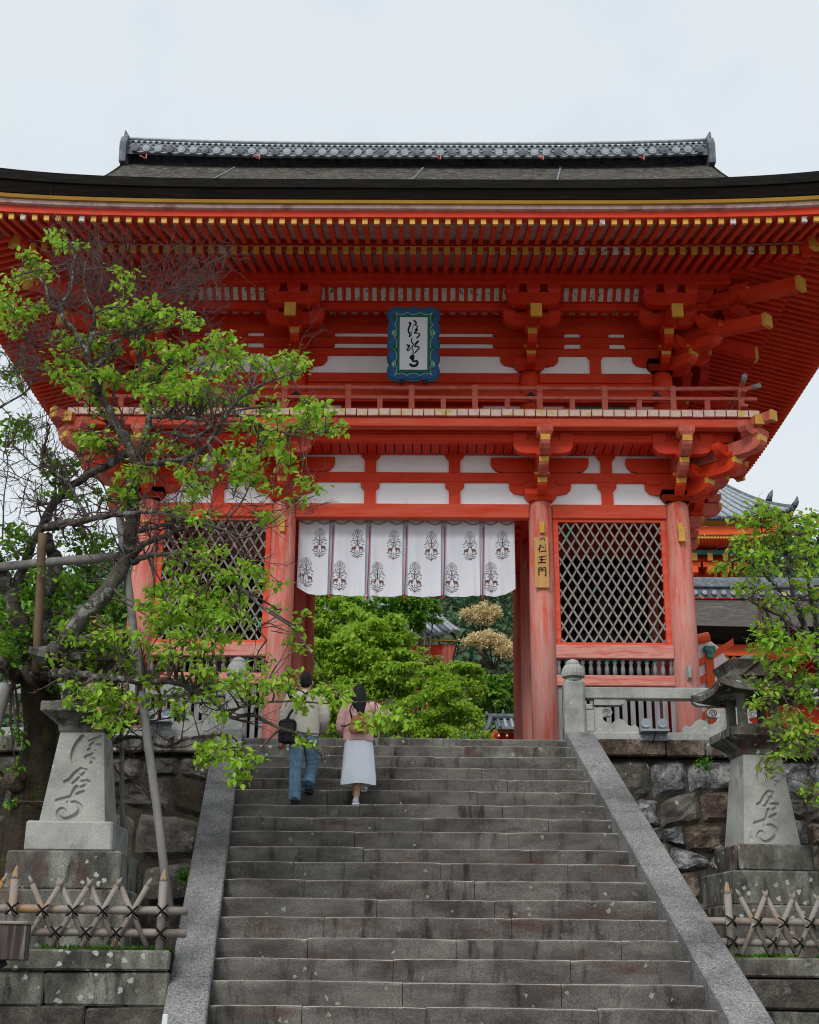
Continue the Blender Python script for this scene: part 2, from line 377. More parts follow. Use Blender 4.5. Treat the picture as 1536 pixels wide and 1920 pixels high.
STEEL = material('galvanised_grey', [(.22,.25,.28), (.28,.31,.34)], (8,8,8), rough=.45, metallic=.3)
GLASS = material('lamp_glass', [(.20,.24,.27)], rough=.1, spec=.8)
ORANGE = material('bright_vermilion', [(.70,.085,.018), (.76,.11,.025)], (2,2,2), rough=.5)
TEAL = material('painted_teal', [(.03,.17,.15), (.10,.28,.24)], (9,9,9), rough=.6)
SKIN = material('skin', [(.50,.30,.21)], rough=.6)
HAIR = material('black_hair', [(.006,.005,.006), (.012,.011,.012)], (40,40,6), rough=.55, spec=.2)
CREAM = material('cream_jacket', [(.52,.49,.42), (.60,.57,.50)], (6,6,6), rough=.9, bump=.25, bscale=9, bdist=.03)
DENIM = material('blue_denim', [(.075,.15,.24), (.14,.235,.34), (.10,.185,.29)], (9,9,5), rough=.9, bump=.4, bscale=14, bdist=.03)
PINK = material('pink_jacket', [(.58,.33,.33), (.66,.42,.41)], (7,7,7), rough=.9, bump=.3, bscale=11, bdist=.03)
SKIRT = material('pale_blue_skirt', [(.56,.61,.69), (.64,.68,.75)], (3,3,3), rough=.9, bump=.1, bscale=10)
LEATHER = material('tan_leather', [(.30,.13,.05), (.38,.18,.07)], (12,12,12), rough=.5)
NAVY = material('dark_bag_fabric', [(.014,.015,.022), (.03,.03,.04)], (12,12,12), rough=.6)
SHOEW = material('grey_white_trainer', [(.50,.52,.56), (.34,.36,.40)], (22,22,22), rough=.7)
# ================================================================== THE GATE
ZL = 4.78                        # level of the landing
GX, GY = -0.265, 24.5
gate = empty('temple_gate', (GX, GY, ZL), 0, 'two-storey vermilion temple gate with black bark roof, balcony and white curtain at the stair head', 'temple gate')
CX = (-5.09, -2.467, 2.467, 5.09); CY = (0.0, 2.45, 4.9)
def G(name, m, mat, parent=gate, **k): return m.obj(name, mat, parent, **k)
# --- columns
def colm(r, z0, z1, ent=0.02):
    m = M(); m.lathe([(r, z0), (r, z0+(z1-z0)*.6), (r-ent, z1-.12), (r-ent*2.2, z1)], n=20); return m.mesh('column', RED_FADE)
cme = colm(.245, 0.10, 5.48)
for j, y in enumerate(CY):
    for x in CX:
        c = link('column', cme, gate, (x, y, 0))
        M().lathe([(.42, -.06), (.42, .04), (.33, .12)], n=16).obj('column_base', GRAN, c)
        if j == 0:
            q = M(); q.cbox(-.05, .05, -.285, -.235, 4.78, 5.0, .008); q.obj('gold_fitting', GOLD, c)
        if j == 0 and x > 3:
            q = M(); q.box(-.05, .05, -.29, -.235, 1.98, 2.2); q.cbox(-.035, .035, -.36, -.29, 2.0, 2.24, .01); q.obj('junction_box', GRAN, c)
            q = M(); q.box(-.05, .07, -.33, -.235, 4.62, 4.9); q.obj('sensor_box', GOLD, c)
# --- horizontal beams lower storey
def beam_x(name, x0, x1, y0, y1, z0, z1, mat, c=.012):
    m = M(); m.cbox(x0, x1, y0, y1, z0, z1, c); return G(name, m, mat)
for y, mt in ((0, RED_BEAM), (4.9, RED_DEEP)):
    for a, b in ((-4.87, -2.69), (-2.245, 2.245), (2.69, 4.87)):
        beam_x('head_beam', a, b, y-.10, y+.10, 5.14, 5.42, mt)
for x in CX:
    m = M(); m.cbox(x-.09, x+.09, .24, 2.21, 5.14, 5.42); G('head_beam', m, RED_DEEP)
    m = M(); m.cbox(x-.09, x+.09, 2.69, 4.66, 5.14, 5.42); G('head_beam', m, RED_DEEP)
m = M(); m.box(-5.0, 5.0, .02, 4.9, 5.47, 5.50); G('passage_ceiling', m, RED_DEEP)
for k in range(9):
    m = M(); m.cbox(-2.2, 2.2, .45+k*.5, .53+k*.5, 5.40, 5.466); G('ceiling_joist', m, RED_DEEP)
# passage side walls + back walls of the niches
for s in (-1, 1):
    for y0, y1 in ((.24, 2.21), (2.69, 4.66)):
        m = M(); m.box(s*2.45-.03, s*2.45+.03, y0, y1, .5, 5.12); G('passage_wall', m, RED_DEEP)
        for z in (.95, 2.6, 3.9):
            m = M(); m.cbox(s*2.467-.08, s*2.467+.08, y0, y1, z-.09, z+.09); G('wall_rail', m, RED_DEEP)
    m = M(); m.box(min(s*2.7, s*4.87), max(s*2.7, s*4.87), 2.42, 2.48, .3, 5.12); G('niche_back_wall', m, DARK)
    m = M(); m.box(s*5.06-.03, s*5.06+.03, .25, 2.2, .3, 5.12); G('side_wall', m, RED_DEEP)
    m = M(); m.box(s*5.06-.03, s*5.06+.03, 2.7, 4.65, .3, 5.12); G('side_wall', m, RED)
    # niche: plank floor
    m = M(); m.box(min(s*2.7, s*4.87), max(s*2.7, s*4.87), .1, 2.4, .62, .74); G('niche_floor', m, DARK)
# --- lattice bays
def clip_seg(p, d, x0, x1, z0, z1):
    t0, t1 = -99, 99
    for a, lo_, hi_ in ((0, x0, x1), (1, z0, z1)):
        if abs(d[a]) < 1e-9: continue
        u = (lo_-p[a])/d[a]; v = (hi_-p[a])/d[a]
        t0 = max(t0, min(u, v)); t1 = min(t1, max(u, v))
    return (t0, t1) if t1-t0 > .06 else None
for s in (-1, 1):
    xa, xb = 2.80, 4.755
    if s < 0: xa, xb = -4.755, -2.80
    z0, z1 = 2.72, 5.075
    fr = M()
    fr.cbox(xa-.10, xa, -.05, .07, z0-.06, z1+.065, .008); fr.cbox(xb, xb+.10, -.05, .07, z0-.06, z1+.065, .008)
    fr.cbox(xa, xb, -.05, .07, z1, z1+.065, .008); fr.cbox(xa, xb, -.05, .07, z0-.06, z0, .008)
    w = G('lattice_window', fr, RED_BEAM)
    ph, pw = .315, .186
    L_ = math.hypot(ph, pw); 
    for sg in (1, -1):
        d = (pw/L_, sg*ph/L_)
        n0 = int((xb-xa)/pw)+14
        for k in range(-14, n0):
            p = (xa+k*pw+.05, z0)
            c = clip_seg(p, d, xa, xb, z0, z1)
            if not c: continue
            a = (p[0]+d[0]*c[0], p[1]+d[1]*c[0]); b = (p[0]+d[0]*c[1], p[1]+d[1]*c[1])
            nx, nz = -d[1]*.017, d[0]*.017
            yy = .0 if sg > 0 else -.022
            q = M(); q.prism([(a[0]-nx, a[1]-nz), (b[0]-nx, b[1]-nz), (b[0]+nx, b[1]+nz), (a[0]+nx, a[1]+nz)][::-1], 'y', yy, yy+.021)
            q.obj('lattice_bar', LATT, w)
    # outer fill strips between column and window
    m = M(); m.box(xa-.115, xa-.10, -.03, .05, z0-.06, 5.14); m.box(xb+.10, xb+.115, -.03, .05, z0-.06, 5.14); G('window_post', m, RED_BEAM)
    beam_x('window_sill_beam', xa-.115, xb+.115, -.13, .10, 2.40, 2.655, RED_PINK)
    beam_x('lower_rail_beam', xa-.115, xb+.115, -.11, .09, 1.89, 2.09, RED_PINK)
    beam_x('ground_beam', xa-.115, xb+.115, -.12, .12, .62, .82, RED_BEAM)
    # bulb topped short balusters, tall pickets below
    bal = M(); bal.lathe([(.040, 2.09), (.044, 2.22), (.026, 2.305), (.045, 2.335), (.040, 2.385), (.018, 2.40)], n=8)
    bm = bal.mesh('baluster', PICKET)
    tip = M(); tip.lathe([(.0465, 2.335), (.043, 2.38), (.02, 2.402)], n=8); tm = tip.mesh('baluster_tip', GREEN_P)
    for k in range(15):
        x = xa-.06+k*(xb-xa+.12)/14
        o = link('baluster', bm, gate, (x, -.02, 0))
        if (k*7+3) % 5 in (0, 2): link('baluster_tip', tm, o, (0, 0, .004))
    pk = M(); pk.cbox(-.045, .045, -.025, .025, .82, 1.89, .006); pm = pk.mesh('picket', PICKET)
    for k in range(15): link('picket', pm, gate, (xa-.06+k*(xb-xa+.12)/14, -.02, 0))
# guardian figures in the niches
for s in (-1, 1):
    fig = empty('guardian_statue', (GX+s*3.78, GY+1.3, ZL+.74), 0, 'dark wooden guardian statue behind the %s diamond lattice' % ('right-hand' if s > 0 else 'left-hand'), 'statue', 'temple guardian statues')
    WOODF = DARK if s < 0 else BARK_LIP
    b = M(); b.blob((0,0,1.95), (.42,.30,.62), 12, 8); b.blob((0,-.03,1.35), (.46,.34,.38), 12, 6); b.blob((0,-.08,2.85), (.24,.26,.30), 10, 8)
    b.tube([(0,0,2.4),(0,-.03,2.7)], [.17,.14]); b.tube([(-.22,0,1.2),(-.34,-.1,.6),(-.30,0,.08)], [.24,.17,.12]); b.tube([(.22,0,1.2),(.42,-.15,.62),(.48,-.02,.08)], [.24,.17,.12])
    b.tube([(-.36,0,2.35),(-.72,-.1,2.25),(-.82,-.35,2.75)], [.17,.13,.09]); b.tube([(.36,0,2.35),(.68,-.12,1.95),(.5,-.45,1.55)], [.17,.13,.09])
    b.obj('torso', WOODF, fig)
    b = M(); b.blob((0,-.02,3.2), (.10,.10,.13)); b.obj('topknot', WOODF, fig)
    b = M(); b.tube([(-.7,.1,1.3),(-.95,.12,2.2),(-.6,.15,3.1),(0,.18,3.35),(.6,.15,3.1),(.95,.12,2.2),(.7,.1,1.3)], .06); b.obj('floating_scarf', WOODF, fig)
    b = M(); b.cbox(-.8,.8,-.4,.4,0,.08); b.obj('plinth', WOODF, fig)
# --- tie beams, struts and white plaster panels of a wall band
def wall_band(xs, ys, ties, z0, z1, panelmat=PLASTER):
    """ties: list of (z0,z1) of the red tie beams; plaster sheet behind"""
    for face in ('front', 'right', 'left'):
        if face == 'front':
            m = M(); m.box(xs[0], xs[-1], -.02, .05, z0, z1); G('plaster_panel', m, panelmat)
            for a, b in ties:
                m = M(); m.cbox(xs[0]-.3, xs[-1]+.3, -.095, -.02, a, b); G('tie_beam', m, RED)
        else:
            s = 1 if face == 'right' else -1
            x = xs[-1]*s
            m = M(); m.box(x-.05, x+.02, ys[0]+.06, ys[-1], z0, z1) if s > 0 else m.box(x-.02, x+.05, ys[0]+.06, ys[-1], z0, z1); G('plaster_panel', m, panelmat)
            for a, b in ties:
                m = M(); m.cbox(min(x+s*.02, x+s*.095), max(x+s*.02, x+s*.095), ys[0]-.3, ys[-1]+.3, a+.003, b-.003); G('tie_beam', m, RED)
wall_band(CX, CY, [(5.87, 6.07)], 5.42, 6.50)
def strut(x, z0, z1, zc0, zc1, w=.11):
    # short post with a flared top block
    m = M(); m.prism([(x-w, z0), (x+w, z0), (x+w, zc0), (x+w+.07, zc1-.10), (x+w+.07, zc1), (x-w-.07, zc1), (x-w-.07, zc1-.10), (x-w, zc0)], 'y', -.085, .0)
    G('strut', m, RED)
for x in (-3.76, -.82, .815, 3.76):
    strut(x, 5.42, 5.87, 5.70, 5.87); strut(x, 6.07, 6.5, 6.32, 6.5)
# corner fillets at the panel ends are the bracket arms below
# --- bracket shapes
def arm_prof(h, w, zb):
    c = h*.95
    return [(-w+c*.9, zb), (w-c*.9, zb), (w-c*.35, zb+h*.12), (w-c*.06, zb+h*.42), (w, zb+h*.62), (w, zb+h), (-w, zb+h), (-w, zb+h*.62), (-w+c*.06, zb+h*.42), (-w+c*.35, zb+h*.12)]
def lateral_arm(T, y, zb, h, w, par, mat=RED, th=.09):
    m = M(T); m.prism(arm_prof(h, w, zb), 'y', y-th, y+th); return m.obj('bracket_arm', mat, par)
def nose(T, y_in, y_out, zb, h, par, mat=RED, w=.085, cap=True, drop=0.0):
    m = M(T)
    m.prism([(y_in, zb), (y_out+h*.95, zb), (y_out+h*.4, zb+h*.13), (y_out+h*.08, zb+h*.40), (y_out, zb+h*.60), (y_out, zb+h), (y_in, zb+h)][::-1], 'x', -w, w)
    o = m.obj('bracket_nose', mat, par)
    if cap:
        q = M(T); q.box(-w-.004, w+.004, y_out-.008, y_out+.06, zb+h*.60, zb+h+.004); q.obj('gold_cap', GOLD, par)
    return o
def block(T, x, y, z, par, w=.15, h=.15, mat=RED, trim=None):
    m = M(T); m.frustum(x, y, z, z+h*.42, w*.72, w*.72, w, w); m.box(x-w, x+w, y-w, y+w, z+h*.42, z+h); o = m.obj('bearing_block', mat, par)
    if trim:
        q = M(T); q.box(x-w-.004, x+w+.004, y-w-.006, y-w+.04, z+h*.42, z+h*.42+.035); q.obj('gold_trim', GOLD, par)
    return o
def lower_set(T, corner=False):
    m = M(T); m.frustum(0, 0, 5.46, 5.56, .22, .22, .31, .31); m.box(-.31, .31, -.31, .31, 5.56, 5.66)
    par = G('bracket_set', m, RED)
    lateral_arm(T, -.02, 5.62, .25, .60, par); lateral_arm(T, -.02, 6.07, .30, .95, par)
    for x in (-.45, .45): block(T, x, -.03, 5.80, par, .13, .085)
    nose(T, 0, -.62, 5.53, .25, par); block(T, 0, -.46, 5.80, par, .14, .12, trim=True)
    nose(T, 0, -1.03, 5.79, .25, par, RED_RAIL); block(T, 0, -.88, 6.045, par, .14, .12)
    nose(T, 0, -1.42, 6.06, .27, par, RED_RAIL); 
    lateral_arm(T, -.88, 6.13, .26, .56, par)
    for x in (-.44, 0, .44): block(T, x, -.88, 6.36, par, .13, .17)
    block(T, 0, -1.26, 6.35, par, .15, .17, RED_RAIL)
def upper_set(T):
    m = M(T); m.frustum(0, 0, 8.20, 8.31, .20, .20, .30, .30); m.box(-.30, .30, -.30, .30, 8.31, 8.42)
    par = G('bracket_set', m, RED_DEEP); mt = RED_DEEP
    lateral_arm(T, -.02, 8.34, .24, .58, par, mt); lateral_arm(T, -.02, 8.74, .11, .72, par, mt); lateral_arm(T, -.02, 8.98, .10, .72, par, mt)
    nose(T, 0, -.60, 8.20, .28, par, mt); block(T, 0, -.45, 8.48, par, .14, .11, mt, trim=True)
    nose(T, 0, -1.0, 8.44, .28, par, mt); block(T, 0, -.88, 8.70, par, .14, .11, mt)
    lateral_arm(T, -.90, 8.80, .27, .56, par, mt)
    for x in (-.44, 0, .44): block(T, x, -.90, 9.02, par, .13, .15, mt)
    lateral_arm(T, -1.30, 9.03, .27, .52, par, mt)
    for x in (-.40, 0, .40): block(T, x, -1.30, 9.27, par, .13, .19, mt)
    # tail rafter with its square yellow end
    s_ = .28; m = M(T); y0, y1 = -1.92, .1; zb = 8.52
    m.prism([(y0, zb), (y0, zb+.25), (y1, zb+.25+s_*(y1-y0)), (y1, zb+s_*(y1-y0))], 'x', -.10, .10); m.obj('tail_rafter', mt, par)
    m = M(T); m.box(-.106, .106, y0-.012, y0+.05, zb-.006, zb+.256); m.obj('gold_cap', GOLD, par)
UX = (-4.95, -2.31, 2.31, 4.95)
for x in CX: lower_set(Tm(x, 0, 0))
for x in UX: upper_set(Tm(x, 0, 0))
for s in (-1, 1):
    for y in CY:
        lower_set(Tm(s*5.09, y, 0, s*PI/2)); upper_set(Tm(s*4.95, y, 0, s*PI/2))
# diagonal corner noses and corner tail beams
for s in (-1, 1):
    for (bx, zs, lv) in ((5.09, ((5.53, .80, .25, RED), (5.79, 1.42, .25, RED), (6.06, 1.98, .27, RED_RAIL)), 0), (4.95, ((8.20, .80, .28, RED), (8.44, 1.40, .28, RED)), 1)):
        T = Tm(s*bx, 0, 0, s*PI/4)
        par = M(T).box(-.1, .1, -.1, .1, zs[0][0], zs[-1][0]+.3).obj('corner_bracket', RED, gate)
        for zb, l, h, mt in zs:
            nose(T, .2, -l, zb, h, par, mt, .11)
            block(T, 0, -l+.2, zb+h-.01, par, .16, .12, mt, trim=lv)
            mm = M(T); mm.prism(arm_prof(.22, .42, zb+h+.02), 'y', -l+.12, -l+.28); mm.obj('bracket_arm', mt, par)
        if lv:
            for (l, zb, h, w) in ((2.45, 8.42, .23, .11), (3.2, 8.90, .24, .12)):
                mm = M(T); sl = .16; mm.prism([(-l, zb), (-l, zb+h), (0, zb+h+sl*l), (0, zb+sl*l)], 'x', -w, w); mm.obj('corner_tail_beam', RED, par)
                mm = M(T); mm.box(-w-.006, w+.006, -l-.012, -l+.07, zb-.006, zb+h+.012); mm.obj('gold_cap', GOLD, par)
            mm = M(T); mm.prism(arm_prof(.5, .16, 8.95), 'y', -1.95, -1.75); mm.obj('corner_prop', RED_DEEP, par)
            block(T, 0, -2.0, 9.15, par, .17, .26, RED_DEEP, trim=True)
            block(T, 0, -1.35, 8.62, par, .17, .22, RED_DEEP, trim=True)
# --- balcony
ring_front = -1.38; bxh = 6.47; byh_back = 4.9+1.38
pl = M(); pl.cbox(-.098, .098, 0, 1.36, 0, .135, .006); plm = pl.mesh('floor_plank', RED_RAIL)
pe = M(); pe.box(-.093, .093, -.006, .03, .012, .136); pem = pe.mesh('plank_end', PLANK_END)
n = 62
for k in range(n):
    x = -bxh+.104+k*(2*bxh-.208)/(n-1)
    o = link('floor_plank', plm, gate, (x, ring_front+random.uniform(-.008, .008), 6.705+random.uniform(-.004, .004)))
    link('plank_end', pem, o)
for s in (-1, 1):
    for k in range(36):
        y = .13+k*.209
        if y > byh_back-.1: continue
        o = link('floor_plank', plm, gate, (s*(bxh+0), y, 6.705), (0, 0, s*PI/2))
        link('plank_end', pem, o)
m = M(); m.box(-5.2, 5.2, .0, 4.9, 6.70, 6.83); G('upper_floor', m, RED_DEEP)
def ring_beam(name, o_in, o_out, z0, z1, mat, hx=5.09, back=True):
    m = M(); m.cbox(-hx-o_out, hx+o_out, -o_out, -o_in, z0, z1); G(name, m, mat)
    for s in (-1, 1):
        a, b = sorted((s*(hx+o_in), s*(hx+o_out)))
        m = M(); m.cbox(a, b, -o_in, 4.9+o_in, z0, z1); G(name, m, mat)
    if back:
        m = M(); m.cbox(-hx-o_out, hx+o_out, 4.9+o_in, 4.9+o_out, z0, z1); G(name, m, mat)
ring_beam('balcony_beam', 1.12, 1.33, 6.52, 6.70, RED_BEAM)
ring_beam('balcony_beam', .80, .98, 6.53, 6.70, RED_DEEP)
ring_beam('balcony_purlin', .80, .96, 6.37, 6.527, RED)
# sloping slats between wall and purlin
sl = M(); sl.cbox(-.078, .078, -.80, -.02, 6.445, 6.475, .004); slm = sl.mesh('coving_slat', RED_DEEP)
for k in range(58):
    link('coving_slat', slm, gate, (-5.0+k*10.0/57, 0, 0))
m = M(); m.box(-5.1, 5.1, -.8, 0, 6.478, 6.49); G('coving_board', m, DARK)
# crossing beam ends at the balcony corners
for s in (-1, 1):
    m = M(); m.cbox(s*6.42-.08, s*6.42+.08, -1.52, -1.34, 6.52, 6.70); o = G('beam_end', m, RED_RAIL)
    q = M(); q.box(s*6.42-.085, s*6.42+.085, -1.53, -1.49, 6.518, 6.705); q.obj('gold_cap', GOLD, o)
    T = Tm(s*6.35, -1.3, 0, s*PI/4); m = M(T); m.cbox(-.08, .08, -.45, 0, 6.55, 6.74); o = G('beam_end', m, RED_RAIL)
    q = M(T); q.box(-.085, .085, -.46, -.41, 6.548, 6.745); q.obj('gold_cap', GOLD, o)
# railing
rz = {'top_rail': (7.38, .045), 'middle_rail': (7.17, .04), 'bottom_rail': (6.905, .055)}
ry = -1.13; rx = 6.22
m = M(); m.tube([(-rx-.35, ry, 7.47), (-rx-.1, ry, 7.40), (-5, ry, 7.385), (5, ry, 7.385), (rx+.1, ry, 7.40), (rx+.35, ry, 7.47)], .045, 10); G('top_rail', m, RED_RAIL)
m = M(); m.cbox(-rx-.28, rx+.28, ry-.035, ry+.035, 7.15, 7.215, .008); G('middle_rail', m, RED_RAIL)
m = M(); m.cbox(-rx-.2, rx+.2, ry-.06, ry+.06, 6.85, 6.945, .008); G('bottom_rail', m, RED_RAIL)
for s in (-1, 1):
    m = M(); m.tube([(s*rx, ry-.35, 7.50), (s*rx, ry-.1, 7.44), (s*rx, 1, 7.42), (s*rx, 6.1, 7.42)], .045, 10); G('top_rail', m, RED_RAIL)
    m = M(); m.cbox(s*rx-.035, s*rx+.035, ry-.28, 6.1, 7.218, 7.28, .008); G('middle_rail', m, RED_RAIL)
    m = M(); m.cbox(s*rx-.06, s*rx+.06, ry-.2, 6.1, 6.95, 7.0, .008); G('bottom_rail', m, RED_RAIL)
    for q_, zz in (((s*(rx+.30), ry, 7.455), .0), ):
        m = M(); m.tube([(s*(rx+.2), ry, 7.43), (s*(rx+.37), ry, 7.475)], .049, 10); G('rail_tip', m, GRAN)
        m = M(); m.tube([(s*rx, ry-.2, 7.46), (s*rx, ry-.37, 7.505)], .049, 10); G('rail_tip', m, GRAN)
post = M(); post.cbox(-.055, .055, -.045, .045, 6.84, 7.345, .008); post.cbox(-.06, .06, -.06, .06, 7.30, 7.43, .012); pom = post.mesh('rail_post', RED_RAIL)
sp = M(); sp.cbox(-.05, .05, -.04, .04, 6.945, 7.15, .006); spm = sp.mesh('short_post', RED_RAIL)
pxs = [-6.14, -4.92, -3.63, -2.43, -1.22, -.02, 1.18, 2.40, 3.63, 4.92, 6.20]
for i, x in enumerate(pxs):
    link('rail_post', pom, gate, (x, ry, 0))
    if i < len(pxs)-1: link('short_post', spm, gate, ((x+pxs[i+1])/2, ry, 0))
for s in (-1, 1):
    for k in range(7):
        link('rail_post', pom, gate, (s*rx, ry+1.1+k*1.0, .04))
# --- upper storey
ucm = M().lathe([(.205, 6.83), (.205, 8.05), (.18, 8.22)], n=18).mesh('upper_column', RED)
for y in CY:
    for x in UX:
        if y != 2.45 or abs(x) > 3: link('upper_column', ucm, gate, (x, y, 0))
for fy, sg in ((0, 1),):
    for a, b in ((-4.75, -2.5), (-2.11, 2.11), (2.5, 4.75)):
        beam_x('upper_head_beam', a, b, -.09, .09, 7.98, 8.19, RED)
        beam_x('upper_lintel', a, b, -.06, .08, 7.50, 7.98, RED)
beam_x('upper_nageshi', -5.15, 5.15, -.235, -.205, 7.50, 7.70, RED)
for x in (-2.31, 2.31, 4.78, -4.78):
    m = M(); m.prism([(x-.14, 7.60), (x-.05, 7.54), (x, 7.50), (x+.05, 7.54), (x+.14, 7.60), (x+.05, 7.66), (x, 7.72), (x-.05, 7.66)], 'y', -.262, -.237); G('nail_cover', m, BLACK)
# panels behind the railing
segs = [(-4.75, -4.45, PLASTER), (-4.45, -3.1, GREEN_P), (-3.1, -2.5, PLASTER), (-2.11, -1.4, PLASTER), (-1.4, 1.35, RED), (1.35, 2.11, PLASTER), (2.5, 3.0, PLASTER), (3.0, 4.25, GREEN_P), (4.25, 4.75, PLASTER)]
for a, b, mt in segs:
    m = M(); m.box(a, b, -.02, .04, 6.83, 7.50); o = G('wall_panel', m, mt)
    q = M(); q.cbox(a-.03, a+.03, -.05, -.02, 6.83, 7.5); q.obj('panel_post', RED, o)
    if mt is GREEN_P:
        for k in range(int((b-a)/.09)):
            q = M(); x = a+.06+k*.09; q.cbox(x-.022, x+.022, -.055, -.02, 6.9, 7.45, .005); q.obj('window_bar', GREEN_P, o)
for s in (-1, 1):
    m = M(); m.box(s*4.93-.03, s*4.93+.03, .2, 4.7, 6.83, 8.2); G('upper_side_wall', m, RED)
wall_band((-4.95, 4.95), CY, [(8.575, 8.735), (8.845, 8.985), (9.075, 9.45)], 8.17, 9.5)
for x in (-3.63, 3.63):
    m = M(); m.prism([(x-.11, 8.19), (x+.11, 8.19), (x+.11, 8.50), (x+.17, 8.575), (x-.17, 8.575), (x-.11, 8.50)], 'y', -.085, 0); G('strut', m, RED)
for x in (-3.63, 3.63):
    for a, b in ((8.735, 8.845), (8.985, 9.075)):
        m = M(); m.box(x-.28, x+.28, -.09, -.021, a, b); G('small_block', m, RED_DEEP)
# grid ceiling and slotted white coving under the purlin
m = M(); m.box(-5.9, 5.9, -.88, -.02, 9.40, 9.43); G('grid_ceiling', m, RED_DEEP)
for y in (-.30, -.55):
    for k in range(46):
        x = -4.9+k*.218
        if min(abs(x-c) for c in UX) < .30: continue
        m = M(); m.box(x-.06, x+.06, y-.05, y+.05, 9.392, 9.399); G('ceiling_panel', m, SLOT)
ring_beam('inner_purlin', .78, .93, 9.16, 9.32, RED_DEEP, hx=4.95)
# coving: curved ribs with pale panels between
m = M(); m.add([(-5.85, -.92, 9.33), (5.85, -.92, 9.33), (5.85, -1.16, 9.56), (-5.85, -1.16, 9.56)], [(0, 1, 2, 3)]); G('coving_back', m, RED_DEEP)
for k in range(58):
    x = -4.85+k*9.7/57
    if min(abs(x-c) for c in UX) < .45: continue
    m = M(); m.add([(x-.047, -.925, 9.345), (x+.047, -.925, 9.345), (x+.047, -1.145, 9.555), (x-.047, -1.145, 9.555)], [(0, 1, 2, 3)])
    m.add([(x-.047, -.945, 9.335), (x+.047, -.945, 9.335), (x+.047, -1.165, 9.545), (x-.047, -1.165, 9.545)], [(0, 1, 2, 3)])
    o = G('coving_panel', m, SLOT)
ring_beam('eave_purlin', 1.19, 1.42, 9.48, 9.80, RED_DEEP, hx=4.7)
# --- rafters
RHX = 4.44                # the roof outline is a little narrower than the column grid plus overhang
HX, HY = 8.79, 6.80   # half sizes of the roof outline (about y = 2.45)
def lift(t, L): return L*min(1, abs(t))**4.4
def mk_raft(w, h, length, s_, name, mat):
    m = M(); m.prism([(0, 0), (0, h), (length, h+s_*length), (length, s_*length)], 'x', -w/2, w/2); return m.mesh(name, mat)
def rafters(name, tipO, zt, h, w, inner, s_, Lf, cols):
    capm = M().box(-w/2-.003, w/2+.003, -.006, .05, -.002, h+.008).mesh('gold_cap', GOLD)
    capw = M().box(-w/2-.003, w/2+.003, -.006, .05, -.002, h+.008).mesh('gold_cap', SLOT)
    capside = M().box(-w/2+.004, w/2-.004, -.006, .004, .004, h-.004).mesh('gold_cap', GOLD)
    cache = {}
    def mesh_for(l):
        l = max(.12, round(l, 2))
        if l not in cache: cache[l] = mk_raft(w, h, l, s_, name, RED if name == 'flying_rafter' else RED_DEEP)
        return cache[l]
    N = int((HX+tipO-4.35)/.2052)
    for k in range(-N, N+1):
        x = k*.2052
        full = tipO-inner
        over = abs(x)-(RHX+inner)
        l = full if over <= 0 else full-over
        if l < .15: continue
        z = zt-h+lift(x/HX, Lf)
        o = link(name, mesh_for(l), gate, (x, -tipO, z), (math.radians(random.uniform(-.15, .15)), 0, 0))
        link('gold_cap', capm if random.random() < .88 or abs(x) < 2.5 else capw, o)
    n = int((2.45+tipO)/.2052)
    for s in (-1, 1):
        for k in range(-n, n+1):
            yy = k*.2052; over = abs(yy)-(2.45+inner); full = tipO-inner
            l = full if over <= 0 else full-over
            if l < .15: continue
            z = zt-h+lift(yy/HY, Lf)
            o = link(name, mesh_for(l), gate, (s*(RHX+tipO), 2.45+yy, z), (0, 0, s*PI/2))
            if name == 'flying_rafter': link('gold_cap', capside, o)
rafters('flying_rafter', 4.15, 9.215, .095, .085, 2.62, .27, .22, None)
rafters('base_rafter', 2.85, 9.43, .125, .10, 0.15, .25, .12, None)
def ring_profile(prof, Lfs, seg=48, smooth=True, closed=False):
    """sweep a profile of (overhang, z, lift) points round the roof outline"""
    m = M(); hx0, hy0 = RHX, 2.45
    ts = [(-1+2*i/seg) for i in range(seg+1)]
    sides = [lambda t, O: (t*(hx0+O), -O, t), lambda t, O: (hx0+O, 2.45+t*(hy0+O), t), lambda t, O: (-t*(hx0+O), 4.9+O, t), lambda t, O: (-(hx0+O), 2.45-t*(hy0+O), t)]
    for sd_ in sides:
        vs = []; 
        for t in ts:
            for (O, z, L_) in prof:
                x, y, q = sd_(t, O); vs.append((x, y, z+lift(q, L_)))
        n = len(prof); fs = [(i*n+k, (i+1)*n+k, (i+1)*n+k+1, i*n+k+1) for i in range(seg) for k in range(n-1)]
        m.add(vs, fs, smooth)
    return m
# boards above the rafters
G('soffit_board', ring_profile([(4.17, 9.225, .22), (2.60, 9.645, .22)], 0, smooth=False), SOFFIT)
G('soffit_board', ring_profile([(2.86, 9.44, .12), (-.1, 10.18, .0)], 0, smooth=False), SOFFIT)
G('kioi_beam', ring_profile([(2.80, 9.445, .12), (2.80, 9.585, .20), (2.58, 9.66, .20), (2.60, 9.49, .12), (2.80, 9.445, .12)], 0, smooth=False), RED_DEEP)
G('eave_fascia', ring_profile([(4.02, 9.22, .22), (4.20, 9.225, .22), (4.215, 9.335, .26), (4.0, 9.36, .26)], 0, smooth=False), RED)
G('white_eave_strip', ring_profile([(4.212, 9.337, .26), (4.285, 9.345, .27), (4.30, 9.40, .29)], 0, smooth=False), SOFFIT)
G('yellow_eave_strip', ring_profile([(4.30, 9.402, .29), (4.345, 9.408, .30), (4.36, 9.465, .32), (4.2, 9.48, .32)], 0, smooth=False), GOLD_STRIP)
G('bark_eave_edge', ring_profile([(4.2, 9.475, .33), (4.37, 9.475, .34), (4.44, 9.63, .45), (4.36, 9.64, .45)], 0, smooth=False), BARK_EDGE)
